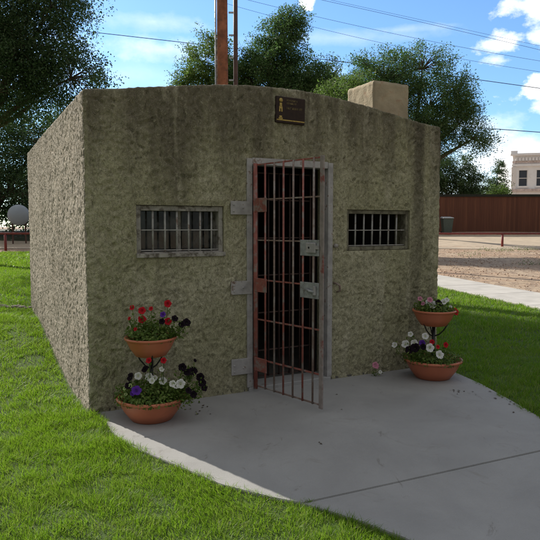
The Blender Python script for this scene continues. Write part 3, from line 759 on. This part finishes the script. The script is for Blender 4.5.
# clods and pebbles of the dirt lot
rg=np.random.default_rng(44); n=9000; x=rg.uniform(3.5,19,n); y=rg.uniform(10.5,29,n); k=(x*SN.x+y*SN.y>s_hi+.05)&(x<y*.62+1.5)
x,y=x[k],y[k]; n=len(x); c_=fbm(np.stack([x,y,0*x],1)*1.3,3,300); k=rg.uniform(size=n)<np.clip(.5+c_*1.6,.05,1); x,y=x[k],y[k]; n=len(x)
r_=rg.uniform(.010,.030,n)**1.0; o6=np.array([[1,0,0],[0,1,0],[-1,0,0],[0,-1,0],[0,0,.7],[0,0,-.5]])
V=np.stack([x,y,T(x,y)+r_*.15],1)[:,None,:]+o6[None]*r_[:,None,None]*rg.uniform(.6,1.4,(n,6,1))
f8=np.array([[0,1,4],[1,2,4],[2,3,4],[3,0,4],[1,0,5],[2,1,5],[3,2,5],[0,3,5]])
tr_=(np.arange(n)[:,None,None]*6+f8[None]).reshape(-1,3)
m_,nt_,b_=new_mat('dirt_clods'); q=N(nt_); g_=q.n('ShaderNodeNewGeometry'); q.l(q.ramp(g_.outputs['Random Per Island'],[(0,(.22,.13,.09)),(.5,(.42,.29,.21)),(1,(.6,.52,.44))]),b_.inputs['Base Color']); b_.inputs['Roughness'].default_value=.95
tag(link('pebbles',np_mesh('pebbles',V.reshape(-1,3),None,tr_),m_),'small clods and pebbles strewn over the reddish dirt lot','gravel',kind='stuff')

# ------------------------------------------------------------------ low red pipe rail
rail=empty('pipe_barrier',(0,0,0)); tag(rail,'long low red pipe barrier crossing behind the jail','barrier')
La=Vector((-12.65,28.0)); Lb=Vector((12.3,31.0)); dv=(Lb-La)/7
def rz_(p,t): return 1.19-.035*t/7
pts=[];
for k in range(-3,13):
    p=La+dv*k; zt=1.19-.035*k/7; g=Tz(p.x,p.y); MB().tube([(p.x,p.y,g-.2),(p.x,p.y,zt)],.062,10).build('post',M['red_rail'],rail)
    pts.append((p.x,p.y,zt))
MB().tube(pts,.052,10).build('rail',M['red_rail'],rail)

# ------------------------------------------------------------------ board fence
def board_mat():
    m,nt,b=new_mat('brown_boards'); q=N(nt); v=q.coord()
    g=q.n('ShaderNodeNewGeometry'); c=q.ramp(g.outputs['Random Per Island'],[(0,(.115,.040,.022)),(.5,(.145,.052,.028)),(1,(.18,.07,.036))])
    c=q.mix(q.ramp(q.noise(q.coord((9,9,.5)),1.2,5,.6),[(.4,.5),(.65,0.0)]),c,(.08,.03,.018))
    q.l(c,b.inputs['Base Color']); b.inputs['Roughness'].default_value=.8; return m
M['wfence']=board_mat(); M['dark_cap']=simple('dark_fence_cap',(.02,.022,.016),.9,vs=2)
fn=empty('board_fence',(0,0,0)); tag(fn,'tall brown board fence across the far side of the dirt lot','fence')
mb=MB(); x=1.5; rr=random.Random(5)
while x<46:
    w=.145; y=39+rr.uniform(-.006,.006); zt=3.50+rr.uniform(-.02,.02)
    mb.b2((x,y,Tz(x,39)-.1),(x+w-.001,y+.022+.004*(int(x/w)%2),zt+.03)); x+=w
mb.build('boards',M['wfence'],fn)
mb=MB(); mb.b2((1.5,38.93,3.50),(46,39.09,3.66)); mb.build('cap_rail',M['dark_cap'],fn)
for k in range(18): 
    x=2+2.5*k; MB().b2((x-.05,39.03,Tz(x,39)-.3),(x+.05,39.13,3.49)).build('post',M['wfence'],fn)

# wheelie-type bin by the fence
bn=empty('rubbish_bin',(11.25,37.3,Tz(11.25,37.3))); tag(bn,'grey-green bin with pale lid standing against the brown board fence','bin')
mb=MB(); mb.add([(-.24,-.24,.06),(.24,-.24,.06),(.24,.24,.06),(-.24,.24,.06),(-.33,-.30,1.0),(.33,-.30,1.0),(.33,.34,1.0),(-.33,.34,1.0)],[(0,3,2,1),(0,1,5,4),(1,2,6,5),(2,3,7,6),(3,0,4,7),(4,5,6,7)])
mb.build('bin_body',simple('bin_green',(.06,.085,.075),.5),bn,bevel=.02)
mb=MB(); mb.add([(-.36,-.34,1.005),(.36,-.34,1.005),(.36,.38,1.03),(-.36,.38,1.03),(-.34,-.32,1.05),(.34,-.32,1.05),(.30,.32,1.13),(-.30,.32,1.13)],[(0,3,2,1),(0,1,5,4),(1,2,6,5),(2,3,7,6),(3,0,4,7),(4,5,6,7)])
mb.build('lid',simple('bin_lid',(.33,.36,.38),.5),bn,bevel=.015)
for sx in(-.26,.26):
    mb=MB(); mb.tube([(sx-.03,.3,.1),(sx+.03,.3,.1)],.1,16); mb.build('wheel',M['black'],bn)

# propane tank, seen end on
tk=empty('storage_tank',(-14.2,33.2,Tz(-14.2,33.2)),R(23)); tag(tk,'white horizontal tank half hidden under the dark trees at far left','tank')
zc=2.15-Tz(-14.2,33.2); mb=MB(); prof=[]
L=2.6; r=.57
pts=[];rad=[]
for k in range(9): a=PI/2*k/8; pts.append((0,-L/2-r*.6*math.cos(a),zc)); rad.append(max(.01,r*math.sin(a)))
for k in range(9): a=PI/2*k/8; pts.append((0,L/2+r*.6*math.sin(a),zc)); rad.append(max(.01,r*math.cos(a)))
mb.tube(pts,rad,28); mb.build('tank_shell',M['tank'],tk)
for y in(-.9,.9):
    MB().b2((-.4,y-.05,zc-.52),(.4,y+.05,zc-.38)).build('saddle',M['mast'],tk)
    for x in(-.33,.33): MB().b2((x-.04,y-.04,-.1),(x+.04,y+.04,zc-.522)).build('leg',M['mast'],tk)


# ------------------------------------------------------------------ poles and wires
up_=empty('utility_pole',(-1.19,15,Tz(-1.19,15))); tag(up_,'thick orange-brown utility pole rising behind the jail roof','utility pole')
MB().tube([(0,0,-.5),(0,0,5),(.0,0,12.5)],[.150,.138,.115],18).build('pole',M['pole_wood'],up_)
MB().tube([(-.172,-.03,0),(-.164,-.03,9.5)],.022,8).build('conduit',M['galv'],up_)
ca=MB().b2((-1.2,-.17,11.7),(1.2,-.09,11.82)).build('crossarm',M['pole_wood'],up_,bevel=.01)
for x in(-1.1,-.5,.5,1.1): MB().lathe([(0,0),(.03,0),(.05,.04),(.03,.07),(.045,.10),(.02,.14),(0,.14)],(x,-.13,11.82),12).build('insulator',M['galv'],ca)
ms=empty('steel_mast',(-.86,15.0,Tz(-.86,15))); tag(ms,'thin dark brown steel mast beside the thick orange-brown pole','mast')
MB().tube([(0,0,-.3),(0,0,11)],.055,12).build('mast_tube',M['mast'],ms)
for z in np.arange(3.4,11,.55): MB().b2((-.17,-.02,z),(-.05,.02,z+.035)).build('bracket',M['galv'],ms)
MB().b2((-.045,-.075,2.0),(.045,-.056,4.1)).build('cover_strip',M['galv'],ms)
def wire(px,depth,r,label):
    # px: photo-fitted parabola sample points -> world points on a plane at that depth
    xs=np.array([p[0] for p in px],float); zs=np.array([p[1] for p in px],float)
    c=np.polyfit(xs,zs,1 if depth<35 else 2); X=np.linspace(-42,48,50)
    pts=[(x,depth,float(np.polyval(c,x))) for x in X]
    tag(MB().tube(pts,r,6).build('power_line',M['wire']),label,'power line','overhead wires crossing the sky')
def w2(l,dep):
    tp=43/585; o=[]
    for x,y in l:
        b=-(y-270)/585; cp=math.cos(math.atan(tp)); sp=math.sin(math.atan(tp))
        dy=cp+b*sp; dz=-sp+b*cp; o.append(((x-270)/585/dy*dep,1.5+dz/dy*dep))
    return o
wire(w2([(322,0),(400,17.5),(478,35),(540,50)],46),46,.012,'highest thin wire crossing the sky at upper right')
wire(w2([(322,-2),(400,15.5),(478,32),(540,46)],46.4),46.4,.009,'thin wire just above the highest one at upper right')
wire(w2([(248,0),(340,22),(400,35),(540,61)],44),44,.011,'thin wire sloping below the twin wires at upper right')
wire(w2([(239,7),(340,34),(428,52),(540,72)],42),42,.010,'faint thin wire passing just above the right tree crown')
wire(w2([(100,35),(190,39.5),(340,63),(480,82),(540,86.5)],36),36,.019,'dark wire crossing behind the pole and above the right tree')
wire(w2([(345,117),(451,128),(540,131)],34),34,.021,'lowest dark wire running out of the right tree')

# ------------------------------------------------------------------ trees
def tree(name,label,group,base,lobes,leafmat,ntwig,per,size,spread,seed,trunk_r=.25,droop=.0,cat='tree'):
    rg=np.random.default_rng(seed); bx,by=base; bz=Tz(bx,by)
    t=empty(name,(bx,by,bz)); tag(t,label,cat,group)
    L=np.array([[c[0]-bx,c[1]-by,c[2]-bz] for c,r in lobes]); Rr=np.array([r if hasattr(r,'__len__') else (r,r,r) for c,r in lobes],float)
    vol=Rr.prod(1); top_=L[:,2].max(); cz=np.average(L[:,2],weights=vol); cx=np.average(L[:,0],weights=vol); cy=np.average(L[:,1],weights=vol)
    mb=MB(); fork=max(.8,min(cz*.55,(L[:,2]-Rr[:,2]).min()+.8))
    F=Vector((cx*.2,cy*.2,fork)); mb.tube([(0,0,-.3),(0,0,.15),(cx*.07,cy*.07,fork*.5),F],[trunk_r*1.5,trunk_r*1.1,trunk_r*.95,trunk_r*.8],12)
    nodes=[]
    for k in range(len(L)):
        e=Vector(L[k]); mid=F.lerp(e,.5)+Vector((rg.normal()*.15,rg.normal()*.15,.15)); 
        pts=[F,F.lerp(mid,.5)+Vector((0,0,.05)),mid,mid.lerp(e,.55),e]
        mb.tube(pts,[trunk_r*.6,trunk_r*.45,trunk_r*.34,trunk_r*.22,trunk_r*.1],8); 
        for a in range(1,5):
            nodes.append((k,pts[a]))
    tw=[]
    prob=vol**.75; prob/=prob.sum(); tries=0
    while len(tw)<ntwig and tries<ntwig*12:
        tries+=1; k=rg.choice(len(L),p=prob); d=rg.normal(size=3); d/=np.linalg.norm(d); q=L[k]+d*Rr[k]*rg.uniform(.35,1.08)**.6
        nn=fbm(np.array([q])*(1.5/ max(.6,Rr[k].mean()*.6)),2,seed)[0]
        if nn<-.12 : continue
        if q[2]<.15: continue
        tw.append((k,q))
    for k,q in tw[::2]:
        cand=[n_ for kk,n_ in nodes if kk==k]; s=min(cand,key=lambda c:(c-Vector(q)).length); e=Vector(q)
        mb.tube([s,s.lerp(e,.5)+Vector((0,0,.08)),e],[trunk_r*.09,trunk_r*.06,trunk_r*.03],4,False)
    mb.build('trunk',M['bark'],t)
    Q=np.array([q for k,q in tw]); n=len(Q); per=int(per*2.1); size*=.64; spread*=1.08
    axis=rg.normal(size=(n,3)); axis[:,2]*=.45; axis/=np.linalg.norm(axis,axis=1,keepdims=True)
    u=np.clip(rg.normal(size=(n,per,1)),-1.7,1.7)*spread*1.25; pos=Q[:,None,:]+axis[:,None,:]*u+np.clip(rg.normal(size=(n,per,3)),-1.7,1.7)*spread*.42
    pos[:,:,2]-=np.abs(u[:,:,0])*droop
    pos=pos.reshape(-1,3); nr=rg.normal(size=pos.shape)+np.array([0,0,.7])
    link('crown',leaf_mesh('crown',pos,nr,size,.5,seed),M[leafmat],t)
    return t
G1='trees standing behind the jail'
tree('broadleaf_tree','big dark broadleaf tree at upper left overhanging the jail corner',G1,(-9.3,18.8),
     [((-8.6,18.2,8.6),2.2),((-6.9,18,7.3),1.5),((-5.9,17.7,5.9),(1.25,1.2,.95)),((-6.5,17.8,6.6),(1.1,1,.9)),((-8.5,18.4,6.2),(1.8,1.8,1.1)),((-10.9,19,7.6),(2.3,2.3,2)),((-6.3,18,9.0),1.4),((-7.2,18,5.2),(1.1,1.1,.6)),((-9.9,18.6,6.0),(1.5,1.5,1.1)),((-8.1,17.3,5.3),(1.6,.9,.7)),((-7.3,17.2,6.6),(1.2,.9,.9)),((-8.0,17.2,8.0),(1.5,1,1.1)),((-6.4,17.6,7.9),(.9,.9,.9))],
     'leaf_dark',1250,66,.12,.27,21,.20,.25)
tree('broadleaf_tree','dense dark tree at far left edge behind the white tank',G1,(-17.5,37),
     [((-17.5,37,6.5),(3.4,3,3.2)),((-16.2,36.5,3.6),(3.3,2.5,1.9)),((-20,37,4.2),(3,3,2.8)),((-14.8,37.5,6.8),(2.4,2,2.2))],'leaf_dark',520,50,.24,.42,22,.3)
tree('broadleaf_tree','dark tree just beyond the jail left wall, behind the big overhanging one',G1,(-12.6,40),
     [((-12.6,40,6.2),(2.8,2.4,2.6)),((-14.2,39.5,3.8),(2.6,2,2)),((-11.2,40,3.8),(2,2,2)),((-13.4,40,8.3),(1.8,1.8,1.4))],'leaf_dark',420,48,.24,.42,23,.3)
tree('broadleaf_tree','light olive tree left of the thick orange-brown pole',G1,(-3.3,31),
     [((-3.2,31,9.6),(1.5,1.5,1.7)),((-4.0,31,8.2),(1.2,1.2,1.3)),((-2.2,31,8.4),(1.2,1.2,1.6)),((-2.6,31,10.4),(.8,.8,1.0))],'leaf_olive',300,50,.17,.28,24,.2)
tree('broadleaf_tree','tall tree with a pointed crown right of the twin poles',G1,(.6,30),
     [((.3,30,8.2),(2.0,1.8,2.4)),((1.6,30,8.0),(1.7,1.6,1.9)),((-.8,30,8.6),(1.2,1.2,1.7)),((.7,30,10.6),(1.2,1.1,1.5)),((1.0,30,11.5),(.8,.8,.9)),((-.1,30,9.9),(1.0,1,1.1)),((2.5,30,8.7),(.9,.9,1.0))],'leaf_big',700,54,.16,.28,25,.28)
tree('broadleaf_tree','small dark tree between the tall pointed tree and the chimney',G1,(4.0,40),
     [((3.9,40,10.9),(1.2,1.2,1.3)),((4.8,40,10.1),(1.3,1.3,1.1)),((3.0,40,9.9),(1.2,1.2,1.2)),((3.9,40,12.3),(.6,.6,.7)),((4.0,40,9.3),(1.5,1.3,1))],'leaf_dark',200,46,.2,.3,26,.2)
tree('broadleaf_tree','low light green tree directly behind the chimney left side',G1,(2.3,20),
     [((2.35,20,5.9),(.7,.8,.65)),((2.9,20,6.1),(.45,.6,.6)),((1.85,20,5.7),(.5,.6,.55)),((2.3,20,5.1),(.8,.7,.6))],'leaf_olive',110,46,.11,.18,27,.12)
tree('broadleaf_tree','large spreading tree behind the chimney and the jail right corner',G1,(5.4,22.4),
     [((4.2,22,6.9),(1.45,1.4,1.15)),((5.6,22,7.3),(1.15,1.2,.95)),((3.6,21.6,6.2),(1.1,1,.8)),((5.9,22,5.9),(1.5,1.4,1.2)),((6.9,22,6.2),(.85,.9,1.0)),((7.5,22,4.75),(.8,.8,.55)),((5.9,22,4.6),(.9,1.0,.8)),((4.7,22,5.2),(1.8,1.6,1.2)),((7.0,22,5.3),(.8,.8,.6))],
     'leaf_big',820,58,.105,.22,28,.22,.3)
tree('broadleaf_tree','low dark bushy tree above the fence beside the jail right corner',G1,(13.2,42.5),
     [((13.3,42.5,4.6),(2.0,1.6,2.1)),((12.2,42.5,5.2),(1.5,1.3,1.6)),((14.4,42.5,3.9),(1.3,1.2,1.2)),((10.6,43,4.4),(1.6,1.5,1.8))],'leaf_dark',400,50,.19,.3,29,.2)
tree('conifer_tree','small pointed tree above the fence left of the white building',G1,(21.6,56),
     [((21.6,56,4.2),(1.2,1.1,1.4)),((21.6,56,6.0),(.9,.8,1.2)),((21.6,56,7.2),(.5,.5,.8))],'leaf_dark',130,46,.2,.26,30,.15)
tree('shrub_tree','low round green shrub at the foot of the small pointed tree above the fence',G1,(19.2,52),
     [((19.3,52,4.4),(1.1,1,.9)),((18.2,52,4.0),(.9,.8,.8)),((20.3,52,4.1),(.8,.8,.8))],'leaf_olive',120,40,.2,.28,31,.12)
tree('bushy_hedge','long dark hedge closing the view far behind the left trees',None,(-24,40.5),
     [((-32+3.4*k,40.5+rng.uniform(-1,1),2.9+rng.uniform(-.3,.8)),(2.6,1.6,2.3)) for k in range(8)],'leaf_dark',520,40,.34,.5,32,.2,cat='hedge')

# ------------------------------------------------------------------ white two-storey shop block far right
bd=empty('brick_block',(31.2,76,1.75),R(-14)); tag(bd,'white painted two-storey brick block with cornice rising beyond the board fence','building')
wp=simple('white_painted_brick',(.90,.93,.97),.85,vs=1.2,var=.05,col2=(.76,.74,.74),c2lo=.56,c2hi=.72,c2s=1.1)
red=simple('faded_red_brick',(.62,.54,.52),.9,vs=3,var=.3); wd=simple('dark_window_glass',(.05,.06,.08),.2); pnl=simple('white_board',(.8,.8,.8),.7,var=.05)
H=9.0; mb=MB(); Wd=18; ops=[]; 
for k in range(8):
    ops.append((.75+2.1*k,.75+2.1*k+1.1,5.0,7.0))
for k in range(4): ops.append((1.0+4.2*k,4.4+4.2*k,.5,3.2))
xs=sorted({0,Wd,*[o[0] for o in ops],*[o[1] for o in ops]}); zs=sorted({0,H,*[o[2] for o in ops],*[o[3] for o in ops]})
for i in range(len(xs)-1):
    for j in range(len(zs)-1):
        xm,zm=(xs[i]+xs[i+1])/2,(zs[j]+zs[j+1])/2
        if any(o[0]<xm<o[1] and o[2]<zm<o[3] for o in ops): continue
        mb.add([(xs[i],0,zs[j]),(xs[i+1],0,zs[j]),(xs[i+1],0,zs[j+1]),(xs[i],0,zs[j+1])],[(0,1,2,3)])
for o in ops:
    a,b,c,d_=o; dp=.3
    mb.add([(a,0,c),(b,0,c),(b,0,d_),(a,0,d_),(a,dp,c),(b,dp,c),(b,dp,d_),(a,dp,d_)],[(0,4,5,1),(1,5,6,2),(2,6,7,3),(3,7,4,0)])
mb.add([(0,0,0),(0,14,0),(0,14,H),(0,0,H),(Wd,0,0),(Wd,14,0),(Wd,14,H),(Wd,0,H)],[(0,3,2,1),(4,5,6,7),(1,2,6,5)])
mb.build('wall',wp,bd); MB().b2((.1,.1,H-.5),(Wd-.1,13.9,H-.3)).build('roof',M['roof'],bd)
for k,o in enumerate(ops):
    a,b,c,d_=o; w=MB().b2((a+.002,.2,c+.002),(b-.002,.27,d_-.002)).build('window',wd,bd)
    if o[3]>6:
        mm=MB(); mm.b2((a,.12,c),(a+.08,.199,d_)); mm.b2((b-.08,.12,c),(b,.199,d_)); mm.b2((a+.08,.13,(c+d_)/2-.04),(b-.08,.198,(c+d_)/2+.04)); mm.build('window_frame',pnl,w)
        MB().b2((a-.12,-.16,c-.22),(b+.12,-.005,c-.02)).build('window_sill',wp,w)
MB().b2((-.35,-.45,H-.15),(Wd+.2,.3,H+.12)).build('cornice',wp,bd); 
MB().b2((-.06,-.06,H-1.15),(Wd,-.003,H-.82)).build('brick_band',red,bd)
mb=MB()
for k in range(44): mb.b2((.3+.4*k,-.26,H-.8),(.5+.4*k,-.004,H-.42))
mb.build('dentils',wp,bd); MB().b2((-.12,-.22,H-1.5),(Wd,-.003,H-1.22)).build('string_course',wp,bd)
MB().b2((-.14,-.2,0),(.42,-.003,H-1.55)).build('pilaster',pnl,bd); MB().b2((-.3,-.35,H+.125),(.5,.4,H+.45)).build('corner_block',wp,bd)
MB().b2((-.1,-.28,4.3),(Wd,-.004,4.62)).build('storefront_cornice',red,bd)

# ------------------------------------------------------------------ light, sky, camera
AZ=R(135)          # sun stands back-left: direction (-.7,+.71)
EL=R(30)
sd_=Vector((-math.cos(EL)*.724,math.cos(EL)*.690,math.sin(EL)))
sl=bpy.data.lights.new('sun','SUN'); sl.energy=4.6; sl.angle=R(.5); sl.color=(1,.93,.82)
so=bpy.data.objects.new('sun',sl); COL.objects.link(so); so.rotation_euler=sd_.to_track_quat('Z','Y').to_euler(); so.location=(-20,20,20)
wld=bpy.data.worlds.new('World'); S.world=wld; wld.use_nodes=True; nt=wld.node_tree; q=N(nt)
bg=nt.nodes['Background']; sky=q.n('ShaderNodeTexSky'); sky.sky_type='NISHITA'; sky.sun_disc=False; sky.sun_elevation=EL
sky.sun_rotation=math.atan2(sd_.x,sd_.y)   # clockwise from +Y
sky.air_density=1.0; sky.dust_density=.25; sky.ozone_density=2.2
tc=q.n('ShaderNodeTexCoord'); sp=q.n('ShaderNodeSeparateXYZ'); q.l(tc.outputs['Generated'],sp.inputs[0])
az=q.math('ARCTAN2',sp.outputs[0],sp.outputs[1]); el=q.math('ARCSINE',sp.outputs[2])
cm=q.n('ShaderNodeCombineXYZ'); q.l(az,cm.inputs[0]); q.l(el,cm.inputs[1])
def mp(sc):
    m=q.n('ShaderNodeMapping'); m.inputs['Scale'].default_value=sc; q.l(cm.outputs[0],m.inputs[0]); return m.outputs[0]
nz=q.math('SUBTRACT',q.noise(mp((1,1.4,1)),26,6,.62),.5); nz2=q.math('SUBTRACT',q.noise(mp((1,1.8,1)),9,5,.6),.5)
def pol(px,py):
    x=(px-270)/585; b=-(py-270)/585; a=math.atan(43/585); dy=math.cos(a)+b*math.sin(a); dz=-math.sin(a)+b*math.cos(a)
    return math.atan2(x,dy),math.atan2(dz,math.hypot(x,dy))
def blob(px,py,rx,ry,n_amt,big_amt,soft,amp):
    a,e=pol(px,py); dx=q.math('DIVIDE',q.math('SUBTRACT',az,a),rx/585); dz=q.math('DIVIDE',q.math('SUBTRACT',el,e),ry/585)
    d=q.math('SQRT',q.math('ADD',q.math('MULTIPLY',dx,dx),q.math('MULTIPLY',dz,dz)))
    v=q.math('SUBTRACT',1.0,d); v=q.math('ADD',v,q.math('MULTIPLY',nz,n_amt)); v=q.math('ADD',v,q.math('MULTIPLY',nz2,big_amt))
    return q.math('MULTIPLY',q.math('DIVIDE',v,soft,True),amp)
blobs=[blob(522,5,26,10,2.6,1.2,.8,1),blob(540,4,16,20,2.4,1.2,.8,1),blob(500,43,24,9,2.8,1.0,.8,1),blob(538,36,11,12,2.6,1.0,.8,1),blob(496,60,13,5,3,1.0,1.0,.75),
       blob(545,88,20,12,2.2,.8,.3,1),blob(545,105,16,8,2.2,.8,.5,.7),blob(306,3,9,7,2,.6,.35,.9),blob(515,158,85,30,1.3,1.2,.9,1),blob(400,190,220,40,1,1.2,1.1,.85),blob(470,125,60,12,1.6,1.3,1.2,.6),
       blob(150,22,60,10,1.2,1.6,1.5,.5),blob(165,50,70,14,1.2,1.8,1.3,.7),blob(340,38,110,9,1.0,1.6,1.8,.42),blob(130,75,60,18,.8,1.2,1.8,.35),blob(400,30,60,5,1.2,2,1.6,.35),blob(310,78,40,14,1,1.5,1.3,.5),blob(20,60,90,40,.8,1.2,1.4,.6),
       blob(-250,20,160,60,1.6,1.6,.9,.8),blob(900,60,200,50,1.8,1.8,.6,.9)]
cv=blobs[0]
for b_ in blobs[1:]: cv=q.math('MAXIMUM',cv,b_)
shade=q.ramp(q.noise(mp((1,2,1)),15,4,.5),[(.35,(1.05,1.12,1.22)),(.65,(1.45,1.45,1.45))])
SKYMUL=q.mix(1.0,sky.outputs[0],(.80,1.02,1.24),'MULTIPLY')
cc=q.mix(1.0,shade,(6.6,6.6,6.6),'MULTIPLY')
fin=q.mix(cv,SKYMUL,cc)
# unseen cloud sheet added behind and above the viewer to lift and neutralise shade
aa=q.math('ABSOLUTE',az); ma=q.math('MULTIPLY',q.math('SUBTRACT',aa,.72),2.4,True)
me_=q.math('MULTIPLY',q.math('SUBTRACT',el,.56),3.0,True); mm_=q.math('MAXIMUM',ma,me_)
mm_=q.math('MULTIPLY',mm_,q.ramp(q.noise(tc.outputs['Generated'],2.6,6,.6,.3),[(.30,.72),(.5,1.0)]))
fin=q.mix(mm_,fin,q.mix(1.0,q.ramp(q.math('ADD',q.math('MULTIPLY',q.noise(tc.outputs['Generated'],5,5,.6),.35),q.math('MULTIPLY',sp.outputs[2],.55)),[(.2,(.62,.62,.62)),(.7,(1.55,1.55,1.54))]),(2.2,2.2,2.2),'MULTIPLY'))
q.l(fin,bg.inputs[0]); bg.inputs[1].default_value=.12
cam=bpy.data.cameras.new('camera'); cam.lens=39.0; cam.sensor_width=36; cam.clip_end=4000; cam.clip_start=.05
co=bpy.data.objects.new('camera',cam); COL.objects.link(co); co.location=(0,0,1.5); co.rotation_euler=(PI/2-math.atan(43/585),0,0)
S.camera=co
S.render.engine='CYCLES'; S.cycles.max_bounces=6; S.cycles.diffuse_bounces=3; S.cycles.glossy_bounces=3; S.cycles.transmission_bounces=3; S.cycles.transparent_max_bounces=12; S.cycles.use_denoising=True
vs_=S.view_settings; S.display_settings.display_device='sRGB'; vs_.view_transform='Standard'; vs_.look='None'; vs_.exposure=0.55; vs_.gamma=1; vs_.use_curve_mapping=False
